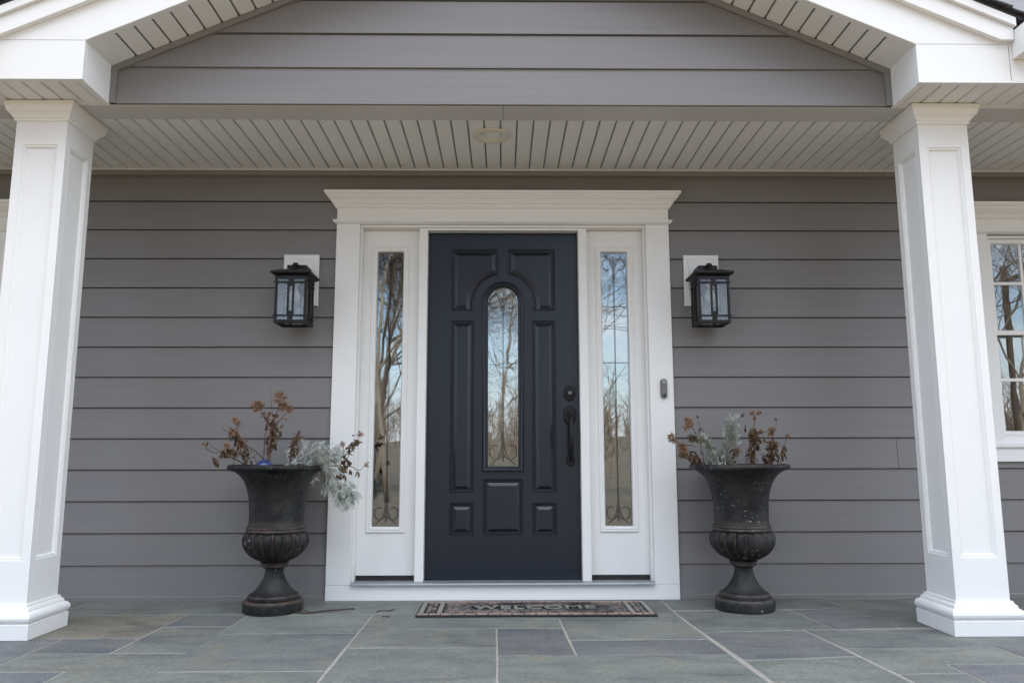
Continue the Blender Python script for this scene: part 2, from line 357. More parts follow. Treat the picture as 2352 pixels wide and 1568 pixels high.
# porch floor: mortar bed and bluestone slabs
floor = MB().box(-4.6, 4.6, -2.06, .02, -.36, -.0022).build('porch_floor', mortar)
tag(floor, 'bluestone porch floor with pale mortar joints', 'floor', kind='structure')
G1 = (0.172, 0.183, 0.164); G2 = (0.161, 0.170, 0.159); P1 = (0.145, 0.148, 0.148); B1 = (0.199, 0.185, 0.150); D1 = (0.122, 0.129, 0.128)
SLABS = [
 ([(-2.3, -.40), (-1.29, -.40), (-1.29, 0), (-2.3, 0)], G1), ([(-4.5, -.40), (-2.3, -.40), (-2.3, 0), (-4.5, 0)], G2),
 ([(-2.35, -.905), (-1.61, -.905), (-1.61, -.40), (-2.35, -.40)], B1), ([(-1.61, -.675), (-1.29, -.675), (-1.29, -.40), (-1.61, -.40)], D1),
 ([(-1.61, -1.17), (-1.29, -1.17), (-1.29, -.675), (-1.61, -.675)], (0.142, 0.150, 0.139)), ([(-1.948, -1.17), (-1.61, -1.17), (-1.61, -.905), (-1.948, -.905)], D1),
 ([(-2.6, -1.44), (-1.948, -1.44), (-1.948, -.905), (-2.6, -.905)], P1), ([(-4.5, -.905), (-2.35, -.905), (-2.35, -.40), (-4.5, -.40)], G2),
 ([(-4.5, -1.44), (-2.6, -1.44), (-2.6, -.905), (-4.5, -.905)], G1), ([(-4.5, -2.05), (-1.64, -2.05), (-1.64, -1.44), (-4.5, -1.44)], (0.138, 0.144, 0.147)),
 ([(-1.948, -1.44), (-1.64, -1.44), (-1.64, -2.05), (-1.29, -2.05), (-1.29, -1.17), (-1.948, -1.17)], G1),
 ([(-1.29, -.40), (-.2, -.40), (-.2, 0), (-1.29, 0)], G1), ([(-.2, -.40), (.88, -.40), (.88, 0), (-.2, 0)], G2),
 ([(-1.30, -.825), (-.66, -.825), (-.66, -.40), (-1.29, -.40)], G1), ([(-1.30, -1.45), (-.665, -1.45), (-.66, -.825), (-1.30, -.825)], G2), ([(-1.31, -2.05), (-.66, -2.05), (-.66, -1.45), (-1.30, -1.45)], G1),
 ([(-.66, -.745), (.28, -.745), (.275, -.40), (-.66, -.40)], G1), ([(-.66, -1.10), (-.025, -1.10), (-.03, -.745), (-.66, -.745)], (0.179, 0.185, 0.162)), ([(-.66, -1.605), (-.022, -1.605), (-.025, -1.10), (-.66, -1.10)], G1), ([(-.66, -2.05), (-.02, -2.05), (-.02, -1.605), (-.66, -1.605)], G2),
 ([(-.024, -1.24), (.295, -1.24), (.28, -.745), (-.03, -.745)], P1), ([(.28, -.62), (.885, -.62), (.88, -.40), (.27, -.40)], G1), ([(.29, -.98), (.905, -.975), (.885, -.62), (.28, -.62)], (0.179, 0.188, 0.166)), ([(.295, -1.24), (.92, -1.23), (.905, -.975), (.29, -.98)], (0.128, 0.131, 0.135)),
 ([(-.02, -2.05), (.97, -2.05), (.92, -1.232), (-.022, -1.24)], G1),
 ([(.88, -.33), (1.815, -.30), (1.785, 0), (.88, 0)], G2), ([(.908, -.83), (1.538, -.79), (1.495, -.335), (.88, -.345)], G1), ([(1.538, -.785), (1.855, -.765), (1.815, -.29), (1.495, -.335)], P1),
 ([(1.785, -.045), (2.2, -.03), (2.19, 0), (1.785, 0)], G2), ([(1.855, -.765), (2.30, -.75), (2.2, -.03), (1.79, -.045)], (0.150, 0.158, 0.142)), ([(2.30, -.75), (4.5, -.72), (4.5, 0), (2.2, 0)], G1),
 ([(.945, -1.325), (1.425, -1.27), (1.385, -.80), (.908, -.83)], P1), ([(.985, -2.05), (1.48, -2.05), (1.425, -1.272), (.945, -1.325)], G1),
 ([(1.425, -1.15), (4.5, -1.06), (4.5, -.72), (1.385, -.80)], G2), ([(1.425, -1.15), (2.07, -1.112), (2.075, -1.39), (1.71, -1.40), (1.71, -1.525), (1.452, -1.53)][::-1], G1),
 ([(1.48, -2.05), (1.71, -2.05), (1.71, -1.525), (1.452, -1.53)], G2), ([(1.71, -2.05), (4.5, -2.05), (4.5, -1.37), (1.71, -1.40)], (0.147, 0.150, 0.156)), ([(2.075, -1.39), (4.5, -1.33), (4.5, -1.06), (2.07, -1.112)], P1)]
rs = random.Random(3)
for poly, c in SLABS:
    a = sum(poly[i][0] * poly[(i + 1) % len(poly)][1] - poly[(i + 1) % len(poly)][0] * poly[i][1] for i in range(len(poly)))
    if a < 0: poly = poly[::-1]
    q = []
    for p_ in inset(poly, .0038): q.append(p_)
    # split long edges and roughen them a little
    e = []
    for i in range(len(q)):
        a_, b_ = q[i], q[(i + 1) % len(q)]; ln = math.dist(a_, b_); k = max(1, int(ln / .12))
        for s_ in range(k):
            t_ = s_ / k; j = 0 if s_ == 0 else rs.uniform(-.0018, .0018)
            e.append((a_[0] + (b_[0] - a_[0]) * t_ + j, a_[1] + (b_[1] - a_[1]) * t_ + j))
    h = rs.uniform(-.0012, .0012)
    mb = MB(); top = inset(e, .003)
    mb.rings([[(x, y, -.03) for x, y in e], [(x, y, h - .0025) for x, y in e], [(x, y, h) for x, y in top]])
    o = mb.build('flagstone', stone, floor)
    k = rs.uniform(.93, 1.07); o.color = (c[0] * k, c[1] * k, c[2] * k, 1)
stepf = MB().box(-1.7, 1.7, -2.42, -2.07, -.36, -.17).build('porch_step', mortar); tag(stepf, 'low stone step below the porch edge', 'step', kind='structure')

# ================================================================== HOUSE
house = empty('house', (0, 0, 0)); tag(house, 'grey lap-sided house front with white trim around a navy door', 'house')
OPEN = [(-.86, .86, -.01, 2.152), (2.905, 3.53, .90, 2.10), (-3.66, -3.035, .90, 2.10)]      # door, windows
def cells(x0, x1, z0, z1, ops):
    xs = sorted({x0, x1, *[c for o in ops for c in o[:2] if x0 < c < x1]}); zs = sorted({z0, z1, *[c for o in ops for c in o[2:] if z0 < c < z1]})
    for i in range(len(xs) - 1):
        for j in range(len(zs) - 1):
            cx_, cz_ = (xs[i] + xs[i + 1]) / 2, (zs[j] + zs[j + 1]) / 2
            if any(o[0] < cx_ < o[1] and o[2] < cz_ < o[3] for o in ops): continue
            yield xs[i], xs[i + 1], zs[j], zs[j + 1]
mb = MB()
for x0, x1, z0, z1 in cells(-6.5, 6.5, -.36, 4.9, OPEN): mb.box(x0, x1, .0135, .16, z0, z1)
wall = mb.build('front_wall', greytrim, house)
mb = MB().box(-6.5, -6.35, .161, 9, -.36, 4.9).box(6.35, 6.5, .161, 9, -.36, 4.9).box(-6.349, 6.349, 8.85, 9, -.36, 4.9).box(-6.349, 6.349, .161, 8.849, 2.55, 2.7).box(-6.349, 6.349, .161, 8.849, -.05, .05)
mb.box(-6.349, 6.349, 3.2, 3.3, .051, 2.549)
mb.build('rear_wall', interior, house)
MB().prism([(-.45, 4.91), (9.45, 4.91), (4.5, 7.3)], 'x', -6.9, 6.9).build('roof', shingle, house)  # unseen house roof, put in to block the sun from the porch
LAP, Z1 = .1761, 2.130
palesiding = mat('pale_upper_siding', (.44, .43, .45), .6, noise=((1.1, 2, 40), .6, (.41, .40, .42)))
def board(x0, x1, zb, lap=LAP, y=0, parent=wall, m=siding):
    zt = zb + lap - .0058
    pr = [(y + .0125, zb), (y - .0145, zb), (y - .0045, zt), (y + .0125, zt)]
    return MB().prism(pr, 'x', x0, x1).build('siding_board', m, parent)
for k in range(-11, 13):
    zb = Z1 + k * LAP
    if k == -12: continue
    ops = [o for o in OPEN if o[2] < zb + LAP - .02 and o[3] > zb + .02]
    xs = [-6.5] + [c for o in sorted(ops) for c in o[:2]] + [6.5]
    seams = {-8: [2.277], -5: [-4.2], 2: [4.3], 0: [-3.9], -2: [4.6]}.get(k, [])
    for i in range(0, len(xs), 2):
        a, b = xs[i], xs[i + 1]
        cuts = [a] + [s_ for s_ in seams if a < s_ < b] + [b]
        for j in range(len(cuts) - 1):
            board(cuts[j] + (.0012 if j else 0), cuts[j + 1] - (.0012 if j < len(cuts) - 2 else 0), zb, m=palesiding if k > 2 else siding)
for a, b in ((-6.5, -.93), (.93, 6.5)):
    pr = [(.0125, .0), (-.016, .0), (-.016, .022), (-.0125, .026), (-.006, Z1 - 11 * LAP - .0035), (.0125, Z1 - 11 * LAP - .0035)]
    MB().prism(pr, 'x', a, b).build('siding_board', siding, wall)

# door surround ---------------------------------------------------
YC = -.03
sur = empty('door_surround', (0, 0, 0), house)
for s in (-1, 1):
    MB().box(s * .851, s * .989, YC, .0, .0845, 2.158).build('casing_board', white, sur, bevel=.002)
    # jamb with stepped brick mould
    mb = MB().box(s * .838, s * .8505, -.004, .12, .096, 2.1435).box(s * .8505, s * .8595, -.014, .12, .084, 2.1575)
    mb.build('door_jamb', white, sur, bevel=.0015)
    MB().box(s * .449, s * .500, -.002, .12, .0955, 2.1435).build('mullion', white, sur, bevel=.003)
MB().box(-.85, .85, -.014, .12, 2.1445, 2.1575).build('door_jamb', white, sur, bevel=.0015)
MB().box(-.989, .989, YC, .012, .0, .0835).build('kick_board', white, sur, bevel=.002)
mb = MB().prism([(-.052, .084), (-.052, .0885), (-.046, .0945), (.055, .0965), (.055, .084)], 'x', -.8455, .8455).build('threshold', alu, sur)
# header: bead, frieze, crown
def mitred(prof, x, name, m, par, yb=.0):         # profile (out, z) carried along the front and returned on both ends
    loops = []
    for o_, z in prof: loops.append([(-x - o_, yb, z), (-x - o_, YC - o_, z), (x + o_, YC - o_, z), (x + o_, yb, z)])
    mb = MB(); n = 4; vs = [p for l in loops for p in l]; fs = []
    for k in range(len(loops) - 1):
        for i in range(3): fs.append((k * n + i, k * n + i + 1, (k + 1) * n + i + 1, (k + 1) * n + i))
        fs.append((k * n + 3, k * n, (k + 1) * n, (k + 1) * n + 3))
    fs += [(0, 3, 2, 1), tuple((len(loops) - 1) * n + i for i in range(4))]
    mb.add(vs, fs)
    return mb.build(name, m, par)
mitred([(0, 2.1585), (.004, 2.161), (.017, 2.169), (.020, 2.176), (.020, 2.182), (.0, 2.182)], .989, 'head_bead', white, sur)
MB().box(-.9885, .9885, YC + .0015, .0, 2.1825, 2.262).build('head_frieze', white, sur)
mitred([(0, 2.2545), (.005, 2.2545), (.012, 2.262), (.017, 2.270), (.017, 2.276), (.024, 2.280), (.030, 2.291), (.040, 2.304), (.049, 2.311), (.049, 2.317), (.055, 2.322), (.058, 2.327), (.058, 2.331), (.066, 2.333), (.068, 2.348), (0, 2.350)], .989, 'crown_moulding', white, sur)

# front door ------------------------------------------------------
YD = .060
door = empty('front_door', (0, YD, .1), house)
outer = rect(-.4465, .4465, .1015, 2.1425)
def archpoly(hw, zb, ztop, n=24):
    c = ztop - hw; return [(-hw, zb), (hw, zb)] + [(hw * math.cos(math.pi * i / n), c + hw * math.sin(math.pi * i / n)) for i in range(n + 1)]
def quad_arch(s):
    c0, r = 1.692, .181
    a0 = math.asin(.044 / r); a0 = -a0; a1 = math.acos(.028 / r)
    arc = [(r * math.cos(a0 + (a1 - a0) * i / 16), c0 + r * math.sin(a0 + (a1 - a0) * i / 16)) for i in range(17)]
    p = arc + [(.028, 2.029), (.312, 2.029), (.312, 1.648)]            # clockwise for s = +1
    p = p[::-1]
    if s < 0: p = [(-x, z) for x, z in p][::-1]
    return p
PAN = [quad_arch(-1), quad_arch(1), rect(-.311, -.171, .582, 1.592), rect(.171, .311, .582, 1.592), rect(-.1155, .1155, .341, .661), rect(-.31, -.17, .34, .525), rect(.17, .31, .34, .525)]
def ccw(p):
    a = sum(p[i][0] * p[(i + 1) % len(p)][1] - p[(i + 1) % len(p)][0] * p[i][1] for i in range(len(p)))
    return p if a > 0 else p[::-1]
PAN = [ccw(p) for p in PAN]
lite = ccw(archpoly(.1225, .702, 1.829))
holes = PAN + [inset(lite, .03)]
loops = [outer] + holes
flat = [p for l in loops for p in l]
tr = tessellate_polygon([[Vector((p[0], p[1], 0)) for p in l] for l in loops])
mb = MB().add([(p[0], YD, p[1]) for p in flat], [tuple(t) for t in tr])
mb.add([(p[0], y, p[1]) for y in (YD, YD + .044) for p in outer], [(i, (i + 1) % 4, 4 + (i + 1) % 4, 4 + i) for i in range(4)])
hl = inset(lite, .03); nh = len(hl)
mb.add([(p[0], y, p[1]) for y in (YD, YD + .044) for p in hl], [(i, (i + 1) % nh, nh + (i + 1) % nh, nh + i) for i in range(nh)])
mb.build('door_leaf', navy, door)
PPROF = [(0, 0), (.0025, .0075), (.0065, .0082), (.0095, .0035), (.0125, .0035), (.0155, .0105), (.0185, .0115), (.038, .0015), (.040, .001)]
for p in PAN:
    o = loft(MB(), p, PPROF, YD).build('door_panel', navy, door, smooth='crisp')
loft(MB(), lite, [(0, .003), (0, -.006), (.004, -.011), (.010, -.0125), (.014, -.008), (.017, -.007), (.021, -.011), (.026, -.0095), (.033, .002), (.034, .020)], YD, cap=False).build('lite_frame', navy, door, smooth='auto')
gp = inset(lite, .0325)
def pane(poly, y, name, m, par, t=.0032):
    return MB().rings([[(p[0], y, p[1]) for p in poly], [(p[0], y + t, p[1]) for p in poly]], cap_first=True).build(name, m, par)
pane(gp, YD + .006, 'glass_pane', glass_door, door); pane(gp, YD + .022, 'glass_pane', glass_door2, door)
def scroll(mb, x, zt, sgn, s=1.0, r=.0032, y=0):
    for k in (-1, 1):
        pts = []
        for i in range(26):
            t = i / 25
            if t < .45:
                u = t / .45; pts.append((x + k * s * (.012 + .045 * math.sin(u * math.pi * .5)), y, zt - sgn * s * (.105 - .075 * u - .03 * math.sin(u * math.pi)) ))
            else:
                u = (t - .45) / .55; a = -.3 + u * 4.6; q = .040 * (1 - .62 * u)
                pts.append((x + k * s * (.030 + q * math.cos(a) * .75 - .006), y, zt - sgn * s * (.075 + q * math.sin(a))))
        mb.tube(pts, r * s, 5)
def scrollbar(x, z0, z1, s, y, par, both=True):
    mb = MB(); r = .0042
    def cs(zt, sg):
        for k in (-1, 1):
            pts = []
            for i in range(40):                    # stem sweeps out from the bar, over the top and curls inward
                a = math.pi * (1.0 + 1.62 * i / 39); q = .033 * s * (1 if i < 26 else 1 - .028 * (i - 26))
                pts.append((x + k * (.036 * s + q * math.cos(a)), y, zt - sg * (.052 * s + q * 1.25 * math.sin(a))))
            mb.tube([(x, y, zt - sg * .0 * s), *[(x + k * .036 * s * t, y, zt - sg * (.004 + .055 * (t - 1) ** 2 * 0)) for t in ()], *pts], r, 5)
            pts2 = [(x + k * .0015, y, zt - sg * .150 * s), (x + k * .003 * s, y, zt - sg * .10 * s), (x + k * .010 * s, y, zt - sg * .055 * s), (x + k * .030 * s, y, zt - sg * .012 * s), (x + k * .060 * s, y, zt + sg * .012 * s)]
            mb.tube(pts2, r, 5)
    cs(z1, 1)
    if both: cs(z0, -1)
    mb.tube([(x, y, z0 + .05 * s), (x, y, z1 - .06 * s)], .0040, 5)
    mb.build('scroll_grille', grille, par, smooth=True)
scrollbar(0, .76, 1.765, 1.15, YD + .0155, door)
# hardware
def shouldered(cx_, cz_, hw, hh, sh):              # oval plate with square shoulders
    p = []
    n = 14; w2 = hw * .82
    for i in range(n + 1):
        a = math.pi * i / n; p.append((cx_ + w2 * math.cos(a), cz_ + sh + (hh - sh) * math.sin(a)))
    p += [(cx_ - hw, cz_ + sh), (cx_ - hw, cz_ - sh)]
    for i in range(n + 1):
        a = math.pi + math.pi * i / n; p.append((cx_ + w2 * math.cos(a), cz_ - sh + (hh - sh) * math.sin(a)))
    p += [(cx_ + hw, cz_ - sh), (cx_ + hw, cz_ + sh)]
    return ccw(p)
HX = .3925
dbp = shouldered(HX, 1.159, .033, .046, .024)
mb = loft(MB(), dbp, [(0, 0), (0, -.008), (.004, -.013), (.006, -.0135)], YD)
mb.lathe([], n=3) if False else None
mb.tube([(HX, YD - .012, 1.159), (HX, YD - .022, 1.159), (HX, YD - .024, 1.159)], [.0195, .0185, .015], 24)
mb.build('deadbolt', matteblack, door, smooth='auto')
MB().tube([(HX, YD - .0238, 1.159), (HX, YD - .0262, 1.159)], .0105, 20).box(HX - .0012, HX + .0012, YD - .0268, YD - .0264, 1.153, 1.165).build('lock_cylinder', bellgrey, door, smooth='auto')
hp = shouldered(HX, 1.027, .0365, .056, .030)
mb = loft(MB(), hp, [(0, 0), (0, -.008), (.004, -.013), (.006, -.0135)], YD)
bs = [(HX + .026 * math.cos(t), .768 + .034 * math.sin(t)) for t in [2 * math.pi * i / 28 for i in range(28)]]
mb.build('handle_plate', matteblack, door, smooth='auto')
mb = loft(MB(), bs, [(0, 0), (0, -.006), (.005, -.012), (.012, -.013)], YD)
mb.build('handle_plate', matteblack, door, smooth='auto')
mb = MB(); pts = []; rad = []
for i in range(25):
    t = i / 24; z = 1.012 - .245 * t
    pts.append((HX + .003, YD - .012 - .052 * math.sin(math.pi * min(1, .10 + t * .9)) ** .62 if t < .999 else YD - .012, z)); rad.append(.0085 + .0065 * math.sin(math.pi * (.15 + .8 * t)))
mb.tube(pts, rad, 14)
mb.prism([(HX - .016, 1.048), (HX + .016, 1.048), (HX + .006, 1.036), (HX - .006, 1.036)], 'y', YD - .045, YD - .012)
mb.build('door_handle', matteblack, door, smooth='auto')
MB().box(-.4465, .4465, YD + .004, YD + .040, .0972, .1012).build('door_sweep', rubber, door)

# sidelights ------------------------------------------------------
YS = .050
for s in (-1, 1):
    sd = empty('sidelight', (s * .67, YS, .1), house)
    x0, x1 = (.5005, .8375) if s > 0 else (-.8375, -.5005)
    fx0, fx1 = (.557, .779) if s > 0 else (-.785, -.565)
    fr = rect(fx0, fx1, .361, 2.042)
    ho = inset(fr, .03); ou = rect(x0, x1, .1245, 2.1425)
    tr = tessellate_polygon([[Vector((p[0], p[1], 0)) for p in l] for l in (ou, ho)])
    mb = MB().add([(p[0], YS, p[1]) for p in ou + ho], [tuple(t) for t in tr])
    mb.add([(p[0], y, p[1]) for y in (YS, YS + .044) for p in ou], [(i, (i + 1) % 4, 4 + (i + 1) % 4, 4 + i) for i in range(4)])
    mb.add([(p[0], y, p[1]) for y in (YS, YS + .044) for p in ho], [(i, (i + 1) % 4, 4 + (i + 1) % 4, 4 + i) for i in range(4)])
    mb.build('sidelight_panel', white, sd)
    loft(MB(), fr, [(0, .002), (0, -.005), (.003, -.009), (.009, -.010), (.012, -.006), (.015, -.0055), (.018, -.010), (.028, -.008), (.0335, .004), (.0345, .018)], YS, cap=False).build('lite_frame', white, sd)
    g = inset(fr, .033)
    pane(g, YS + .006, 'glass_pane', glass_side, sd); pane(g, YS + .021, 'glass_pane', glass_side2, sd)
    scrollbar((fx0 + fx1) / 2, .42, 1.985, .98, YS + .015, sd)
    MB().box(x0, x1, YS + .003, YS + .040, .0972, .1240).build('sweep_seal', rubber, sd)
    # weather stop along head
MB().box(-.4485, .4485, .0, .0585, 2.1300, 2.1440).build('head_stop', white, sur)

# windows ---------------------------------------------------------
def window(s):
    X = lambda v: v if s > 0 else -v - .13
    wn = empty('window', (X(3.2175), 0, .8), house)
    def bx(name, a, b, y0, y1, z0, z1, m=white, bev=.0015): return MB().box(X(a), X(b), y0, y1, z0, z1).build(name, m, wn, bevel=bev)
    bx('window_casing', 2.80, 2.90, -.03, .012, .8605, 2.1055); bx('window_casing', 3.535, 3.635, -.03, .012, .8605, 2.1055)
    # jamb liner
    mb = MB()
    for a, b in ((2.9005, 2.922), (3.513, 3.5345)): mb.box(X(a), X(b), -.006, .11, .905, 2.100)
    mb.box(X(2.9225), X(3.5125), -.006, .11, 2.086, 2.100).build('window_jamb', white, wn, bevel=.001)
    # header
    xm = X(3.2175); hw = .4175
    def mit(prof, name):
        loops = [[(xm - hw - o, 0, z), (xm - hw - o, YC - o, z), (xm + hw + o, YC - o, z), (xm + hw + o, 0, z)] for o, z in prof]
        vs = [p for l in loops for p in l]; fs = []
        for k in range(len(loops) - 1):
            for i in range(4): fs.append((k * 4 + i, k * 4 + (i + 1) % 4, (k + 1) * 4 + (i + 1) % 4, (k + 1) * 4 + i))
        fs += [(0, 3, 2, 1), tuple((len(loops) - 1) * 4 + i for i in range(4))]
        MB().add(vs, fs).build(name, white, wn)
    mit([(0, 2.106), (.004, 2.108), (.017, 2.115), (.02, 2.122), (.02, 2.127), (0, 2.127)], 'head_bead')
    MB().box(xm - hw + .001, xm + hw - .001, YC + .0015, 0, 2.1275, 2.205).build('head_frieze', white, wn)
    mit([(0, 2.199), (.006, 2.199), (.017, 2.212), (.017, 2.218), (.03, 2.232), (.049, 2.25), (.049, 2.256), (.058, 2.266), (.066, 2.270), (.068, 2.285), (0, 2.287)], 'crown_moulding')
    bx('window_sill', 2.79, 3.645, -.045, .012, .838, .860); bx('sill_rail', 2.9005, 3.5345, -.012, .05, .8605, .9045); bx('apron', 2.80, 3.635, -.03, .012, .757, .8375)
    def sash(z0, z1, y, mz):
        fr = rect(2.9225, 3.5125, z0, z1)
        if s < 0: fr = ccw([(X(a), b) for a, b in fr])
        loft(MB(), fr, [(0, .03), (0, 0), (.004, -.002), (.024, -.002), (.030, .010), (.031, .022)], y, cap=False).build('sash', white, wn)
        g = inset(fr, .029)
        gx0, gx1 = sorted((X(2.9515), X(3.4835)))
        for i in range(3):
            a = gx0 + (gx1 - gx0) * i / 3 + (.009 if i else 0); b = gx0 + (gx1 - gx0) * (i + 1) / 3 - (.009 if i < 2 else 0)
            for c, d in ((z0 + .029, mz - .009), (mz + .009, z1 - .029)):
                pane(rect(a, b, c, d), y + .013, 'window_pane', glass_win, wn)
        mb = MB()
        for i in (1, 2):
            xx = gx0 + (gx1 - gx0) * i / 3; mb.box(xx - .0088, xx + .0088, y + .006, y + .022, z0 + .03, z1 - .03)
        mb.box(gx0, gx1, y + .0062, y + .0218, mz - .0088, mz + .0088).build('muntin', white, wn)
    sash(1.50, 2.0855, .02, 1.814); sash(.905, 1.535, .056, 1.236)
window(1); window(-1)

# ================================================================== PORCH ROOF
porch = empty('porch_roof', (0, -.9, 2.493)); tag(porch, 'white gabled porch roof with grey siding in its pediment', 'porch roof')
ZB, YG, YW, XB, ZT, SL = 2.493, -.904, -1.165, 1.917, 2.682, .4375
AS = ZT + XB * SL                                  # z of the rake soffit line at x = 0
# flat ceiling of V-groove planks
ceil = MB().box(-4.6, 4.6, -.742, -.001, ZB + .012, ZB + .03).build('ceiling', soffitback, porch)
PITCH = .0855
pl = None
def plank_mesh(y0, y1, wd):
    mb = MB(); h = wd / 2
    pr = [(-h + .004, 0), (h - .004, 0), (h, .006), (h, .0115), (-h, .0115), (-h, .006)]
    mb.prism([(a, b) for a, b in pr], 'y', y0, y1)
    me = mb.mesh('ceiling_plank', soffit); bm = bmesh.new(); bm.from_mesh(me); bmesh.ops.recalc_face_normals(bm, faces=bm.faces); bm.to_mesh(me); bm.free()
    return me
pm = plank_mesh(-.742, -.046, PITCH - .0075)
for k in range(-54, 56):
    x = -.099 + PITCH * (k + .5)
    if abs(x) > 4.55: continue
    o = bpy.data.objects.new('ceiling_plank', pm); o.location = (x, 0, ZB); link(o, ceil)
MB().prism([(-.046, ZB - .004), (-.001, ZB - .004), (-.001, ZB + .0115), (-.046, ZB + .0115)], 'x', -4.6, 4.6).build('ceiling_trim', soffit, porch)
MB().prism([(-.014, ZB - .034), (-.030, ZB - .030), (-.034, ZB - .012), (-.034, ZB - .0042), (-.014, ZB - .0042)], 'x', -4.6, 4.6).build('ceiling_trim', greytrim, porch)
# beam
mb = MB().box(-4.6, -.0008, YG + .002, -.7425, ZB - .003, ZB + .2).box(.0008, 4.6, YG + .002, -.7425, ZB - .003, ZB + .2)
mb.build('beam', beamwrap, porch, bevel=.002)
# gable siding wall behind the overhang
gab = MB().prism([(-2.2, ZB + .2005), (2.2, ZB + .2005), (2.2, 2.70), (0, 3.65), (-2.2, 2.70)], 'y', YG + .014, YG + .05).build('gable_wall', greytrim, porch)
for k in range(0, 6):
    zb = 2.504 + k * .1815
    lap = .1815; zt = zb + lap - .006
    def half(z): return min(XB - .004, (AS - .004 - z) / SL)
    h0, h1 = half(zb), half(zt)
    if h1 <= .02: h1 = .02
    if h0 <= .05: continue
    loops = []
    pts = [(-h0, zb), (h0, zb)]
    if h0 >= XB - .005 and h1 < XB - .005:
        zk = AS - .004 - (XB - .004) * SL
        if zb < zk < zt: pts += [(h0, zk)]
        pts += [(h1, zt), (-h1, zt)]
        if zb < zk < zt: pts += [(-h0, zk)]
    else: pts += [(h1, zt), (-h1, zt)]
    fy = lambda z: YG - .014 + .010 * (z - zb) / lap
    front = [(x, fy(z), z) for x, z in pts]; back = [(x, YG + .0135, z) for x, z in pts]
    MB().rings([front, back], cap_first=True).build('siding_board', siding, gab)
MB().box(-XB + .002, XB - .002, YG - .017, YG + .0135, ZB + .0005, 2.5035).build('gable_trim', greytrim, porch)
# J trims on the gable edges
for s in (-1, 1):
    xa = s * (XB - .0005); xb = s * (XB - .030)
    MB().box(xa, xb, YG - .022, YG - .0175 + .012, ZB + .0005, ZT - .012).build('gable_trim', greytrim, porch)
    d = .032
    MB().prism([(s * XB, ZT - .001), (s * XB, ZT - .001 - d), (0, AS - .001 - d), (0, AS - .001)], 'y', YG - .024, YG - .0055).build('gable_trim', greytrim, porch)
# rake soffit planks
CS = math.cos(math.atan(SL)); ang = math.atan(SL)
for s in (-1, 1):
    sof = MB().prism([(s * XB, ZT + .013), (0, AS + .013), (0, AS + .03), (s * XB, ZT + .03)], 'y', YW + .003, YG + .012).build('rake_soffit', soffitback, porch)
    ln = XB / CS; n = int(ln / .0895)
    # long flat trims on both sides of the planks
    MB().prism([(s * XB, ZT), (0, AS), (0, AS + .0125), (s * XB, ZT + .0125)], 'y', YW + .002, YW + .030).build('soffit_trim', soffit, porch)
    MB().prism([(s * XB, ZT - .0005), (s * (XB - .045), ZT + .045 * SL - .0005), (s * (XB - .045), ZT + .045 * SL + .0125), (s * XB, ZT + .0125)], 'y', YW + .0305, YG - .0245).build('soffit_trim', soffit, porch)
    me = plank_mesh(YW + .0305, YG - .0245, .0895 - .0085)
    for k in range(n):
        t = .085 + .0895 * k
        if t > ln - .05: break
        o = bpy.data.objects.new('soffit_plank', me); o.location = (s * (XB - t * CS), 0, ZT + t * math.sin(ang)); o.rotation_euler = (0, s * ang, 0)
        col.objects.link(o); o.parent = sof
# eave soffit under the returns
for s in (-1, 1):
    sof = MB().box(s * (XB + .002), s * 4.6, YW + .003, YG + .0015, ZB + .012, ZB + .03).build('eave_soffit', soffitback, porch)
    MB().box(s * (XB + .021), s * 4.6, YW + .0005, YW + .028, ZB, ZB + .0115).build('soffit_trim', soffit, porch)
    MB().box(s * (XB + .021), s * 4.6, YG - .022, YG + .0015, ZB - .0035, ZB + .0115).build('soffit_trim', soffit, porch)
    MB().box(s * (XB + .021), s * (XB + .035), YW + .0285, YG - .0225, ZB, ZB + .0115).build('soffit_trim', soffit, porch)
    me = plank_mesh(YW + .0285, YG - .0225, PITCH - .0075)
    for k in range(31):
        o = bpy.data.objects.new('soffit_plank', me); o.location = (s * (XB + .078 + PITCH * k), 0, ZB)
        col.objects.link(o); o.parent = sof; o.matrix_parent_inverse = Matrix.Identity(4)
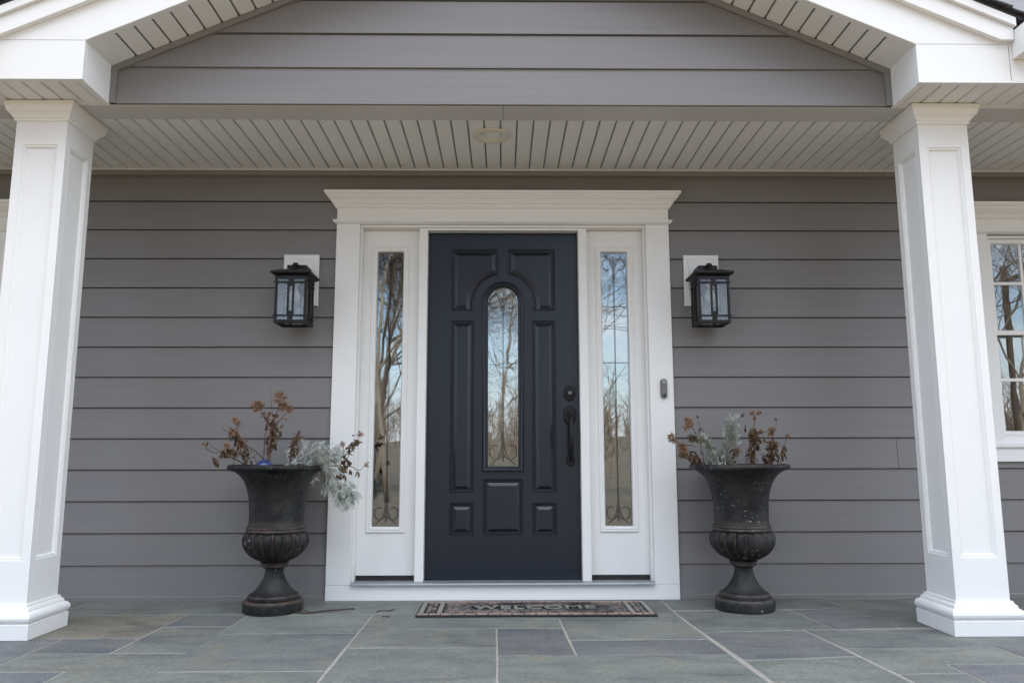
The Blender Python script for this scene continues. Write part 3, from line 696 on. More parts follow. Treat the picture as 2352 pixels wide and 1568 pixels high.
# white pediment: returns and rake boards
XE = 2.362
for s in (-1, 1):
    MB().prism([(s * XB, ZB + .0005), (s * 2.348, ZB + .0005), (s * 2.348, ZT + .0), (s * XB, ZT)], 'y', YW, YW + .02).build('return_fascia', white, porch, bevel=.0015)
    MB().box(s * 2.352, s * 4.6, YW + .001, YW + .02, ZB + .0005, 2.70).build('eave_fascia', white, porch, bevel=.0015)
    MB().prism([(YW + .0205, ZT), (YG - .0005, ZT), (YG - .0005, ZB - .004), (YW + .0205, ZB - .001)], 'x', s * (XB - .0005), s * (XB + .02)).build('return_side', white, porch)
    up = 3.845
    MB().prism([(s * XB, ZT + .0018), (s * XE, ZT + .0018), (s * XE, up - XE * SL), (0, up), (0, AS + .0018)], 'y', YW - .0005, YW + .02).build('rake_frieze', white, porch, bevel=.0012)
    a0, a1 = 3.697, 3.783
    xl = (a0 - 2.691) / SL
    MB().prism([(0, a0), (s * xl, 2.691), (s * XE, 2.691), (s * XE, a1 - XE * SL), (0, a1)], 'y', YW - .028, YW - .001).build('rake_board', white, porch, bevel=.0015)
    MB().prism([(0, a1 + .0015), (s * (XE + .004), a1 + .0015 - (XE + .004) * SL), (s * (XE + .004), 3.826 - (XE + .004) * SL), (0, 3.826)], 'y', YW - .046, YW - .001).build('drip_board', white, porch, bevel=.0015)
    # roof deck and shingle courses
    deck = MB().prism([(0, 3.845), (s * 2.45, 3.845 - 2.45 * SL), (s * 2.45, 3.8275 - 2.45 * SL), (0, 3.8275)], 'y', YW - .044, .0).build('roof_deck', shingle, porch)
    n = 19
    rs2 = random.Random(7 + s)
    for k in range(n):
        t0 = (2.47 / CS) * (1 - k / n); t1 = (2.47 / CS) * (1 - (k + 1.25) / n)
        t1 = max(t1, 0)
        nn = (s * math.sin(ang), math.cos(ang)); dd = (s * math.cos(ang), -math.sin(ang))
        P_ = lambda t, h: (dd[0] * t + nn[0] * h, 3.846 + dd[1] * t + nn[1] * h)
        fr_ = YW - .060 - rs2.uniform(0, .006)
        MB().prism([P_(t0, .006), P_(t0, .017), P_(t1, .006), P_(t1, .0005)], 'y', fr_, .0).build('shingle_course', shingle, porch)
    # gutter along the eave beyond the rake: K profile with end cap
    pr = [(YW - .001, 2.608), (YW - .085, 2.608), (YW - .090, 2.640), (YW - .112, 2.668), (YW - .122, 2.700), (YW - .125, 2.738), (YW - .110, 2.738), (YW - .108, 2.705), (YW - .080, 2.650), (YW - .075, 2.618), (YW - .012, 2.618), (YW - .012, 2.738), (YW - .001, 2.738)]
    g_ = MB().prism(pr, 'x', s * (XE + .006), s * 4.6).build('gutter', white, porch)
    MB().prism(pr[:6] + [pr[-1]], 'x', s * (XE + .002), s * (XE + .0058)).build('gutter_cap', white, porch)
    MB().prism([(YW - .06, 2.772), (YW + .6, 3.05), (YW + .6, 3.08), (YW - .06, 2.80)], 'x', s * 2.48, s * 4.6).build('side_roof', shingle, porch)

# ================================================================== COLUMNS
def column(x0, lab):
    w_ = .244; x1 = x0 + w_; y0, y1 = -.916, -.672; xc, yc = (x0 + x1) / 2, (y0 + y1) / 2
    c = empty('porch_column', (xc, yc, 0)); tag(c, lab, 'column', 'white panelled porch columns')
    z0, z1 = .14, 2.415
    # shaft with a recessed panel on every face
    mb = MB(); prof = [(0, 0), (.0015, .004), (.006, .0055), (.009, .0035), (.012, .006), (.016, .0135), (.0165, .0138)]
    panels = []
    def face(fn):
        ou = rect(-w_ / 2, w_ / 2, z0, z1); ho = rect(-w_ / 2 + .038, w_ / 2 - .038, .335, 2.283)
        tr = tessellate_polygon([[Vector((p[0], p[1], 0)) for p in l] for l in (ou, ho)])
        mb.add([fn(p[0], 0, p[1]) for p in ou + ho], [tuple(t) for t in tr])
        loops = [[fn(p[0], h, p[1]) for p in inset(ho, d)] for d, h in prof]
        panels.append(MB().rings(loops))
    h = w_ / 2
    face(lambda u, d, z: (xc + u, y0 + d, z)); face(lambda u, d, z: (xc - u, y1 - d, z))
    face(lambda u, d, z: (x0 + d, yc - u, z)); face(lambda u, d, z: (x1 - d, yc + u, z))
    mb.build('shaft', white, c)
    for p in panels: p.build('recessed_panel', white, c)
    def ring(prof, name, bev=0):
        loops = [[(x0 - o, y0 - o, z), (x1 + o, y0 - o, z), (x1 + o, y1 + o, z), (x0 - o, y1 + o, z)] for o, z in prof]
        MB().rings(loops, cap_first=True).build(name, white, c, bevel=bev)
    ring([(.0375, .001), (.0385, .068), (.030, .070)], 'plinth', .0015)
    ring([(.030, .0705), (.036, .074), (.0405, .082), (.0425, .092), (.0405, .102), (.035, .110), (.027, .115), (.022, .118), (.022, .124), (.019, .130), (.012, .136), (.010, .141), (.010, .146), (.001, .149)], 'base_moulding')
    ring([(.001, 2.400), (.008, 2.400), (.008, 2.411), (.012, 2.414), (.017, 2.424), (.028, 2.437), (.034, 2.441), (.034, 2.446), (.038, 2.452), (.040, 2.466), (.044, 2.470), (.045, 2.4885), (.001, 2.4895)], 'capital')
column(-2.112 - .244, 'white panelled square column left of the door'); column(2.035, 'white panelled square column right of the door')

# ================================================================== FITTINGS
lt = empty('recessed_light', (-.06, -.55, ZB)); tag(lt, 'round cream recessed light in the porch ceiling', 'ceiling light')
MB().lathe([(.099, -.001), (.098, -.006), (.090, -.009), (.070, -.010), (.062, -.007), (.054, .004)], (-.06, -.55, ZB), 48).build('trim_ring', lighttrim, lt, smooth=True)
MB().lathe([(.0545, .0025), (.03, .0035), (.002, .004)], (-.06, -.55, ZB), 32).build('diffuser', lens, lt, smooth=True)
MB().lathe([(.099, -.001), (.099, .0115), (.001, .0118)], (-.06, -.55, ZB), 32).build('housing', soffitback, lt)

bell = empty('doorbell', (.930, YC, 1.1775)); tag(bell, 'dark grey camera doorbell on the white casing right of the door', 'doorbell')
def pill(hw, hh, n=14):
    return [(.930 + hw * math.cos(a), 1.1775 + (hh - hw) + hw * math.sin(a)) for a in [math.pi * i / n for i in range(n + 1)]] + [(.930 + hw * math.cos(a), 1.1775 - (hh - hw) + hw * math.sin(a)) for a in [math.pi + math.pi * i / n for i in range(n + 1)]]
loft(MB(), pill(.0185, .0565), [(0, 0), (0, -.014), (.003, -.018), (.0035, -.018)], YC).build('body', bellgrey, bell, smooth='auto')
disc = lambda r, z, n=24: [(.930 + r * math.cos(2 * math.pi * i / n), z + r * math.sin(2 * math.pi * i / n)) for i in range(n)]
loft(MB(), disc(.0115, 1.216), [(0, -.0175), (0, -.0195), (.0015, -.021)], YC).build('button', bellface, bell, smooth='auto')
loft(MB(), disc(.0125, 1.139), [(0, -.0175), (0, -.021), (.003, -.0225), (.0045, -.020)], YC).build('camera_ring', bellgrey, bell, smooth='auto')
loft(MB(), disc(.0078, 1.139), [(0, -.0195), (.002, -.0225), (.005, -.0235)], YC).build('camera_lens', blacklens, bell, smooth=True)

def lantern(xc, lab):
    o = empty('wall_lantern', (xc, -.02, 1.526)); tag(o, lab, 'wall lantern', 'black wall lanterns beside the door')
    xp = -1.1905 if xc < 0 else 1.176
    mb = loft(MB(), rect(xp - .1035, xp + .1035, 1.664, 1.972), [(0, .0), (0, -.014), (.004, -.018), (.018, -.018), (.021, -.0215), (.026, -.0215), (.027, -.019)], -.012)
    mb.build('mounting_block', white, o)
    yf, yb = -.2575, -.0825; yc = -.17; h = .0875
    mb = MB().box(xc - .056, xc + .056, -.150, -.031, 1.846, 1.880).build('arm', blackmetal, o, bevel=.003)
    mb = MB().box(xc - .05, xc + .05, -.046, -.0315, 1.72, 1.86).build('back_plate', blackmetal, o, bevel=.003)
    # roof: overhanging plate, hipped above and below
    def sq(k, z): return [(xc - k, yc - k, z), (xc + k, yc - k, z), (xc + k, yc + k, z), (xc - k, yc + k, z)]
    MB().rings([sq(.086, 1.792), sq(.107, 1.803), sq(.112, 1.806), sq(.112, 1.815), sq(.108, 1.818), sq(.03, 1.846), sq(.028, 1.850)], cap_first=True).build('roof', blackmetal, o, bevel=.001)
    MB().lathe([(.012, 1.849), (.013, 1.862), (.018, 1.868), (.018, 1.876), (.013, 1.884), (.004, 1.887)], (xc, yc - .005, 0), 20, cap1=True).build('finial', blackmetal, o, smooth='auto')
    p = .012
    for sx_ in (-1, 1):
        for sy_ in (-1, 1):
            MB().box(xc + sx_ * h, xc + sx_ * (h - p), yc + sy_ * h, yc + sy_ * (h - p), 1.526, 1.792).build('corner_post', blackmetal, o)
    def band(z0, z1, k, t):
        m_ = MB(); m_.box(xc - k, xc + k, yc - k, yc - k + t, z0, z1).box(xc - k, xc + k, yc + k - t, yc + k, z0, z1)
        m_.box(xc - k, xc - k + t, yc - k + t, yc + k - t, z0, z1).box(xc + k - t, xc + k, yc - k + t, yc + k - t, z0, z1); return m_
    band(1.776, 1.7915, h + .0012, .012).build('top_rail', blackmetal, o)
    band(1.5255, 1.543, h + .0012, .014).build('bottom_rail', blackmetal, o, bevel=.001)
    for z in (1.752, 1.563):
        m_ = band(z, z + .008, h + .0030, .006)
        m_.box(xc - h - .011, xc + h + .011, yc - h - .0032, yc - h - .001, z + .001, z + .007); m_.build('cross_bar', blackmetal, o)
    for nx, ny in ((0, -1), (1, 0), (-1, 0), (0, 1)):
        m_ = MB()
        def bx(u0, u1, z0, z1, t=.0025):
            if ny: m_.box(xc + u0, xc + u1, yc + ny * (h + t), yc + ny * (h - .006), z0, z1)
            else: m_.box(xc + nx * (h + t), xc + nx * (h - .006), yc + u0, yc + u1, z0, z1)
        bx(-.0185, -.0095, 1.575, 1.748); bx(.0095, .0185, 1.575, 1.748); bx(-.0125, .0125, 1.742, 1.777, .0028); bx(-.0125, .0125, 1.542, 1.590, .0028)
        bx(-.0184, .0184, 1.7365, 1.7525, .0022); bx(-.0184, .0184, 1.571, 1.592, .0022)
        m_.build('mullion_bars', blackmetal, o)
        g_ = MB(); y0_, y1_ = h - .0095, h - .0072
        if ny: g_.box(xc - h + .012, xc + h - .012, yc + ny * y0_, yc + ny * y1_, 1.5435, 1.7755)
        else: g_.box(xc + nx * y0_, xc + nx * y1_, yc - h + .012, yc + h - .012, 1.5435, 1.7755)
        g_.build('glass_pane', glass_lamp, o)
    MB().lathe([(.02, 1.776), (.02, 1.755), (.015, 1.750)], (xc, yc, 0), 20, cap1=True).build('socket', white, o, smooth='auto')
    MB().lathe([(.0135, 1.750), (.014, 1.738), (.020, 1.722), (.029, 1.700), (.0305, 1.686), (.027, 1.668), (.016, 1.656), (.002, 1.652)], (xc, yc, 0), 24).build('bulb', bulbmat, o, smooth=True)
    m_ = MB()
    for sy_ in (-.055, .055): m_.box(xc - h + .014, xc + h - .014, yc + sy_ - .003, yc + sy_ + .003, 1.5265, 1.532)
    m_.build('bottom_bar', blackmetal, o)
    MB().lathe([(.008, 1.524), (.008, 1.519), (.004, 1.515)], (xc, yc - h + .02, 0), 12, cap1=True).build('thumb_nut', blackmetal, o)
lantern(-1.184, 'black glass wall lantern on a white block left of the door')
lantern(1.183, 'black glass wall lantern on a white block right of the door')

# ------------------------------------------------------------------ door mat
mt = empty('doormat', (.16, -.32, 0)); tag(mt, 'dark patterned welcome doormat in front of the navy door', 'doormat')
MX0, MX1, MY0, MY1 = -.437, .772, -.493, -.142
MB().box(MX0, MX1, MY0, MY1, .002, .012).build('mat_base', rubber, mt, bevel=.003)
def mat_mat():
    m = bpy.data.materials.new('mat_pile'); m.use_nodes = True; t = m.node_tree; b = t.nodes['Principled BSDF']; n = t.nodes; l = t.links
    ge = n.new('ShaderNodeNewGeometry'); r = n.new('ShaderNodeValToRGB'); cr = r.color_ramp; cr.interpolation = 'CONSTANT'
    cols = [(0.180, 0.133, 0.119), (0.137, 0.130, 0.122), (0.209, 0.155, 0.137), (.10, .095, .095), (0.173, 0.162, 0.151), (.06, .055, .055)]
    cr.elements[0].color = (*cols[0], 1); cr.elements[1].position = 1 / 6; cr.elements[1].color = (*cols[1], 1)
    for i in range(2, 6): e = cr.elements.new(i / 6); e.color = (*cols[i], 1)
    l.new(ge.outputs['Random Per Island'], r.inputs[0])
    tc = n.new('ShaderNodeTexCoord'); nz = n.new('ShaderNodeTexNoise'); nz.inputs['Scale'].default_value = 3.2; nz.inputs['Detail'].default_value = 3; l.new(tc.outputs['Object'], nz.inputs['Vector'])
    r2 = n.new('ShaderNodeValToRGB'); r2.color_ramp.elements[0].position = .48; r2.color_ramp.elements[1].position = .60; r2.color_ramp.elements[1].color = (.12, .12, .13, 1); r2.color_ramp.elements[0].color = (1, 1, 1, 1); l.new(nz.outputs['Fac'], r2.inputs[0])
    x = n.new('ShaderNodeMix'); x.data_type = 'RGBA'; x.blend_type = 'MULTIPLY'; x.inputs['Factor'].default_value = .9; l.new(r.outputs[0], x.inputs['A']); l.new(r2.outputs[0], x.inputs['B'])
    l.new(x.outputs['Result'], b.inputs['Base Color']); b.inputs['Roughness'].default_value = .95
    return m
pile = mat_mat(); palemat = mat('mat_pale', (.25, .235, .215), .95, noise=((14, 14, 14), .6, (.12, .115, .11))); tanmat = mat('mat_tan', (.38, .27, .225), .95, noise=((20, 20, 20), .9, (.17, .12, .10)))
mb = MB(); rm = random.Random(11)
def tile(mb, cx_, cy_, w_, d_, z=.0165, k=6):
    ptsx = [(cx_ + w_ / 2 * math.cos(a) * (1.0), cy_ + d_ / 2 * math.sin(a)) for a in [2 * math.pi * (i + .5) / k for i in range(k)]]
    mb.rings([[(x, y, .0105) for x, y in ptsx], [(cx_ + (x - cx_) * .86, cy_ + (y - cy_) * .86, z) for x, y in ptsx]])
ix0, ix1, iy0, iy1 = MX0 + .135, MX1 - .135, MY0 + .034, MY1 - .034
nx_, ny_ = 34, 9
for j in range(ny_):
    for i in range(nx_):
        x = ix0 + (ix1 - ix0) * (i + .5 + (.5 if j % 2 else 0)) / nx_; y = iy0 + (iy1 - iy0) * (j + .5) / ny_
        if x > ix1 - .005: continue
        if -.005 < (x + .20) < .665 - .2 + .03 and -.372 < y < -.255 and -.17 < x < .50: continue
        tile(mb, x, y, (ix1 - ix0) / nx_ * 1.12, (iy1 - iy0) / ny_ * 1.0)
for e0, e1 in ((MX0 + .045, MX0 + .095), (MX1 - .095, MX1 - .045)):
    for j in range(6):
        for i in range(2): tile(mb, e0 + (e1 - e0) * (i + .5) / 2, iy0 + (iy1 - iy0) * (j + .5) / 6, .026, .042)
po = mb.build('mat_pile', pile, mt); po['kind'] = 'stuff'
for xx in (MX0 + .104, MX1 - .128, MX0 + .012, MX1 - .034): MB().box(xx, xx + .023, iy0 - .004, iy1 + .004, .011, .0165).build('mat_band', palemat, mt)
n_ = 20
for i in range(n_):
    a = MX0 + .008 + (MX1 - MX0 - .016) * i / n_; b = a + (MX1 - MX0 - .016) / n_ - .006
    for y0_, y1_ in ((MY0 + .006, MY0 + .026), (MY1 - .026, MY1 - .006)): MB().box(a, b, y0_, y1_, .011, .0162).build('border_block', tanmat, mt)
fc = bpy.data.curves.new('lettering', 'FONT'); fc.body = 'WELCOME'; fc.size = .125; fc.align_x = 'CENTER'; fc.align_y = 'CENTER'; fc.extrude = .002; fc.space_character = 1.12; fc.offset = .0016
fo = bpy.data.objects.new('lettering_tmp', fc); col.objects.link(fo); bpy.context.view_layer.update()
me = bpy.data.meshes.new_from_object(fo.evaluated_get(bpy.context.evaluated_depsgraph_get())); bpy.data.objects.remove(fo)
me.materials.clear(); me.materials.append(palemat)
lo = bpy.data.objects.new('lettering', me); link(lo, mt); lo.location = (.165, -.315, .0155); lo.scale = (.98, .92, 1); lo['label'] = 'pale WELCOME lettering across the mat'

# ------------------------------------------------------------------ urns
def urn(x, y, m, lab):
    o = empty('planter_urn', (x, y, 0)); tag(o, lab, 'urn', 'black pedestal urns beside the door')
    c = (x, y, 0)
    E_ = .5
    MB().lathe([(.140, .001), (.151, .004, 0, .2), (.153, .012), (.153, .046), (.151, .054, 0, .5), (.146, .060, 0, .8), (.128, .063)], c, 64, cap0=True).build('plinth', m, o, smooth='auto')
    MB().lathe([(.128, .063), (.130, .068, 0, .3), (.130, .078), (.127, .084, 0, .7), (.121, .088), (.104, .098), (.086, .115), (.070, .138), (.057, .162), (.049, .185), (.0465, .205), (.050, .218)], c, 64).build('foot', m, o, smooth='auto')
    MB().lathe([(.050, .218), (.063, .222, 0, .5), (.068, .229, 0, .7), (.066, .236, 0, .2), (.072, .240, 0, .7), (.073, .246, 0, .5), (.066, .252)], c, 64).build('collar', m, o, smooth='auto')
    pr = []
    for r, z, am in ((.066, .252, .02), (.088, .258, .05), (.112, .270, .08), (.136, .288, .10), (.155, .310, .11), (.167, .333, .11), (.1715, .354, .11), (.170, .371, .11), (.165, .385, .10), (.158, .395, .06), (.148, .400, .0)): pr.append((r, z, am))
    MB().lathe(pr, c, 216, lobes=18).build('gadrooned_bowl', m, o, smooth=True)
    MB().lathe([(.146, .400), (.153, .403, 0, .6), (.156, .409, 0, .2), (.152, .415, 0, .8), (.150, .418, 0, .6), (.153, .422), (.151, .429, 0, .8), (.144, .433)], c, 72).build('ring_moulding', m, o, smooth='auto')
    MB().lathe([(.144, .433), (.141, .440, 0, .3), (.1405, .470), (.141, .510), (.144, .550), (.149, .590), (.159, .630), (.174, .664), (.195, .692), (.218, .710), (.236, .719)], c, 72).build('bell_body', m, o, smooth=True)
    mb = MB(); n = 72; pr = [(.236, .719), (.250, .720), (.259, .7265), (.262, .735), (.259, .744), (.250, .749), (.238, .750), (.226, .744), (.215, .728), (.205, .715)]
    mb.lathe(pr, c, n)
    rr = random.Random(int(x * 100)); ph = [rr.uniform(0, 6.3) for _ in range(4)]
    nv = []
    for (vx, vy, vz) in mb.v:
        a = math.atan2(vy - y, vx - x); wv = .0035 * math.sin(2 * a + ph[0]) + .002 * math.sin(5 * a + ph[1]) + .0012 * math.sin(11 * a + ph[2])
        k = 1 + wv * .5; nv.append((x + (vx - x) * k, y + (vy - y) * k, vz + wv * .7))
    mb.v = nv; mb.build('rim', m, o, smooth=True)
    MB().lathe([(.212, .722), (.12, .727), (.001, .73)], c, 32).build('soil', soil, o, smooth=True)
UL, UR, UY = -1.197, 1.268, -.30
urn(UL, UY, urnL, 'worn black pedestal urn left of the door'); urn(UR, UY, urnR, 'faded black pedestal urn right of the door')
def globe(u, v, lab):
    p = at(u, v, UY - .03)
    g = MB(); r = .046; prof = [(r * math.sin(math.pi * i / 18), r - r * math.cos(math.pi * i / 18)) for i in range(1, 18)]
    g.lathe(prof, (p.x, p.y, p.z - 2 * r), 32, cap0=True, cap1=True)
    o = g.build('glass_globe', blueglass, None, smooth=True); tag(o, lab, 'glass globe', 'blue watering globes')
def PL(x, y): return (740 + x / 3.409) * .6125, (1440 + y / 3.409) * .6125
def PR(x, y): return (2480 + x / 4.523) * .6125, (1520 + y / 4.523) * .6125
globe(*PL(862, 962), 'blue glass globe among dead stems in the left urn'); globe(*PR(1690, 985), 'blue glass globe among dead stems in the right urn')

# ------------------------------------------------------------------ dead plants
def spline(pts, k=5):
    pts = [Vector(p) for p in pts]; o = []
    for i in range(len(pts) - 1):
        p0 = pts[max(i - 1, 0)]; p1 = pts[i]; p2 = pts[i + 1]; p3 = pts[min(i + 2, len(pts) - 1)]
        for j in range(k):
            t = j / k; o.append(.5 * ((2 * p1) + (p2 - p0) * t + (2 * p0 - 5 * p1 + 4 * p2 - p3) * t * t + (3 * p1 - p0 - 3 * p2 + p3) * t ** 3))
    o.append(pts[-1]); return o
def leaf(mb, p, d, ln, wd, rnd, curl=.5):
    d = Vector(d).normalized(); s = d.cross(Vector((rnd.uniform(-1, 1), rnd.uniform(-1, 1), rnd.uniform(-1, 1)))); s.normalize(); nn = d.cross(s)
    vs = []
    for t, w_ in ((0, .12), (.3, .9), (.62, 1), (.88, .55), (1, .05)):
        c = Vector(p) + d * ln * t + nn * ln * curl * (t * t - t * .3) * .6
        fold = nn * wd * .35 * w_
        vs += [c - s * wd * .5 * w_ + fold, c, c + s * wd * .5 * w_ + fold]
    fs = []
    for i in range(4): fs += [(i * 3, i * 3 + 1, i * 3 + 4, i * 3 + 3), (i * 3 + 1, i * 3 + 2, i * 3 + 5, i * 3 + 4)]
    mb.add(vs, fs)
def dead_plant(fn, y0, stems, clusters, leafzones, singles, scale, seed, root, lab):
    rnd = random.Random(seed)
    o = empty('dead_plant', root); tag(o, lab, 'dead plant')
    for st in stems:
        off = [rnd.uniform(-.05, .03) for _ in range(2)]
        pts = []
        for i, (x, y) in enumerate(st[1]):
            u, v = fn(x, y); t = i / max(1, len(st[1]) - 1)
            pts.append(at(u, v, y0 + off[0] * (1 - t) + off[1] * t))
        sp = spline(pts)
        for q in sp: q += Vector((rnd.uniform(-1, 1), rnd.uniform(-1, 1), rnd.uniform(-1, 1))) * .0012
        n = len(sp); r0 = st[0]
        MB().tube(sp, [r0 * (1 - .6 * i / n) for i in range(n)], 5).build('stem', stemmat, o, smooth=True)
    for x, y, r, pale in clusters:
        u, v = fn(x, y); c = at(u, v, y0 + rnd.uniform(-.04, .02)); rr = r * scale * 1.2; mb = MB()
        for i in range(int(30 + r * .8)):
            d = Vector((rnd.gauss(0, 1), rnd.gauss(0, 1), rnd.gauss(.15, 1))).normalized(); p = c + d * rr * rnd.uniform(.1, .62)
            leaf(mb, p, d + Vector((0, 0, rnd.uniform(-.5, .4))), rr * rnd.uniform(.35, .75), rr * rnd.uniform(.12, .24), rnd, rnd.uniform(-.8, .8))
        for i in range(6):
            d = Vector((rnd.gauss(0, 1), rnd.gauss(0, 1), rnd.gauss(.3, 1))).normalized(); mb.tube([c - Vector((0, 0, rr * .5)), c + d * rr * .4], .0009, 4)
        mb.build('flower_head', dryflower if pale else dryleaf, o, fix=False)
    mb = MB()
    for (xa, ya), (xb, yb), spread, n in leafzones:
        for i in range(int(n * 1.5)):
            t = rnd.random(); x = xa + (xb - xa) * t + rnd.gauss(0, spread); y = ya + (yb - ya) * t + rnd.gauss(0, spread * .5)
            u, v = fn(x, y); p = at(u, v, y0 + rnd.uniform(-.05, .03))
            leaf(mb, p, (rnd.gauss(0, .5), rnd.gauss(0, .5), -1 + rnd.gauss(0, .55)), rnd.uniform(.018, .036), rnd.uniform(.007, .013), rnd, rnd.uniform(-1.2, 1.2))
    for x, y, ln, ang in singles:
        u, v = fn(x, y); p = at(u, v, y0 - .02)
        for k in range(2): leaf(mb, p, (math.sin(ang) + rnd.gauss(0, .15), rnd.gauss(0, .3), -math.cos(ang)), ln * scale, ln * scale * .38, rnd, rnd.uniform(-.8, .8))
    l_ = mb.build('dry_leaves', dryleaf, o, fix=False); l_['kind'] = 'stuff'
    return o
sL = 1 / 3.409 * .6125 / 418; sR = 1 / 4.523 * .6125 / 418
dead_plant(PL, UY, [
 (.0042, [(890, 1060), (925, 800), (950, 620), (965, 500), (1030, 330), (1055, 200), (1070, 80)]), (.0034, [(930, 1060), (935, 850), (970, 560), (1060, 450), (1140, 360), (1185, 310)]),
 (.003, [(900, 900), (940, 600), (870, 450), (810, 360), (765, 285)]), (.0026, [(845, 1050), (860, 720), (885, 570), (905, 440), (930, 380)]), (.0015, [(960, 420), (950, 270), (938, 150), (930, 40)]),
 (.002, [(1010, 520), (1040, 480), (1085, 440), (1130, 450)]), (.002, [(990, 610), (1050, 570), (1095, 540), (1100, 510)]),
 (.0042, [(850, 960), (760, 870), (640, 790), (560, 720), (450, 640), (320, 570)]), (.0024, [(560, 760), (540, 680), (518, 590), (500, 480), (470, 440)]),
 (.0036, [(640, 1060), (520, 975), (400, 920), (320, 870), (210, 872), (130, 830), (80, 745)]), (.0022, [(330, 860), (260, 840), (190, 800), (120, 725)]), (.004, [(640, 1060), (600, 920), (580, 800), (545, 720)]),
 (.002, [(470, 1040), (455, 930), (440, 840), (500, 770)]), (.0042, [(1180, 1060), (1215, 800), (1245, 680), (1320, 600)]), (.0026, [(1700, 1045), (1830, 1052), (1960, 1050), (2060, 1100), (2130, 1050), (2165, 1025)]),
 (.0026, [(1500, 1060), (1830, 1030), (1910, 960), (1960, 860), (2010, 760), (2080, 640)]), (.0024, [(1870, 1000), (1882, 930), (1872, 860), (1857, 770)]), (.0014, [(760, 1030), (748, 960), (725, 895)])],
 [(765, 285, 75, 1), (820, 275, 45, 1), (1055, 165, 72, 1), (1095, 280, 66, 1), (1180, 320, 55, 1), (925, 385, 34, 1), (1130, 450, 24, 1), (460, 615, 66, 1), (475, 460, 42, 1), (525, 510, 40, 1), (560, 760, 52, 1), (375, 800, 48, 1), (85, 770, 32, 1), (1855, 765, 36, 1), (2080, 640, 42, 1), (2165, 1030, 34, 1)],
 [((980, 480), (930, 860), 32, 60), ((900, 340), (960, 480), 38, 22), ((440, 600), (560, 720), 34, 26), ((560, 700), (640, 1000), 34, 44), ((380, 820), (360, 900), 28, 20), ((440, 820), (500, 900), 34, 18), ((1310, 600), (1215, 900), 24, 46), ((1870, 880), (1880, 980), 14, 14), ((1880, 1020), (1870, 1090), 30, 26), ((1820, 1140), (1830, 1170), 26, 16), ((2060, 690), (1920, 860), 26, 26), ((1950, 1000), (1900, 960), 18, 8)],
 [(190, 930, 150, .5), (205, 970, 120, .7), (1075, 590, 95, .1), (1090, 510, 60, -.3), (2040, 1110, 95, .2), (1952, 1090, 80, .1), (650, 860, 70, 0), (1880, 1150, 60, 0), (130, 740, 60, -.3), (985, 720, 60, .2), (880, 520, 80, -.2)],
 sL, 21, (UL, UY, .73), 'dead brown stems and dried flower heads in the left urn')
dead_plant(PR, UY, [
 (.0036, [(720, 1060), (640, 900), (560, 800), (420, 760), (330, 680), (250, 590), (180, 560)]), (.0036, [(740, 1060), (690, 800), (640, 600), (580, 460), (480, 330)]), (.0022, [(690, 480), (652, 340), (610, 160)]),
 (.0022, [(420, 670), (520, 675), (590, 700)]), (.0026, [(1190, 1060), (1250, 560), (1290, 310), (1370, 150)]), (.0022, [(1425, 1060), (1440, 850), (1450, 700)]),
 (.0038, [(1500, 1060), (1545, 860), (1520, 700), (1545, 500), (1570, 380), (1582, 200), (1540, 120)]), (.002, [(1585, 260), (1600, 170), (1650, 80)]), (.0034, [(1590, 1040), (1600, 600), (1640, 490), (1760, 450), (1850, 400)]),
 (.0034, [(1850, 1060), (1880, 820), (1905, 600), (1890, 440)]), (.0018, [(1900, 470), (1940, 390), (1955, 230)]), (.0022, [(1880, 780), (1940, 765), (1990, 755)]), (.0024, [(1990, 1060), (2040, 880), (2070, 700), (2140, 530)]), (.003, [(1420, 1050), (1480, 970), (1540, 880)])],
 [(180, 550, 75, 1), (205, 610, 45, 1), (350, 700, 75, 1), (400, 750, 50, 1), (460, 260, 70, 1), (420, 370, 62, 1), (500, 320, 50, 1), (670, 440, 48, 0), (615, 190, 26, 0), (1535, 135, 48, 1), (1655, 125, 45, 1), (1580, 220, 34, 1), (1540, 500, 60, 1), (1690, 450, 46, 1), (1880, 420, 62, 1), (1850, 490, 48, 1), (1945, 235, 26, 0), (2145, 520, 44, 1), (1375, 165, 34, 0), (1285, 770, 60, 1)],
 [((520, 470), (560, 560), 30, 18), ((480, 800), (640, 980), 44, 60), ((340, 760), (400, 800), 34, 18), ((1560, 380), (1540, 640), 36, 50), ((1520, 700), (1540, 1000), 28, 34), ((1640, 520), (1680, 590), 30, 16), ((1900, 560), (1830, 940), 38, 80), ((1620, 660), (1620, 720), 16, 8), ((2080, 640), (2050, 860), 18, 16), ((1260, 700), (1200, 1000), 30, 30)],
 [(335, 800, 110, .1), (1420, 370, 90, 0), (1425, 320, 60, -.2), (1955, 810, 100, .3), (1985, 890, 100, .1), (2050, 790, 150, .1), (1620, 680, 90, 0), (1045, 610, 60, .2), (1730, 830, 120, .1)],
 sR, 22, (UR, UY, .73), 'dead brown stems and dried flower heads in the right urn')

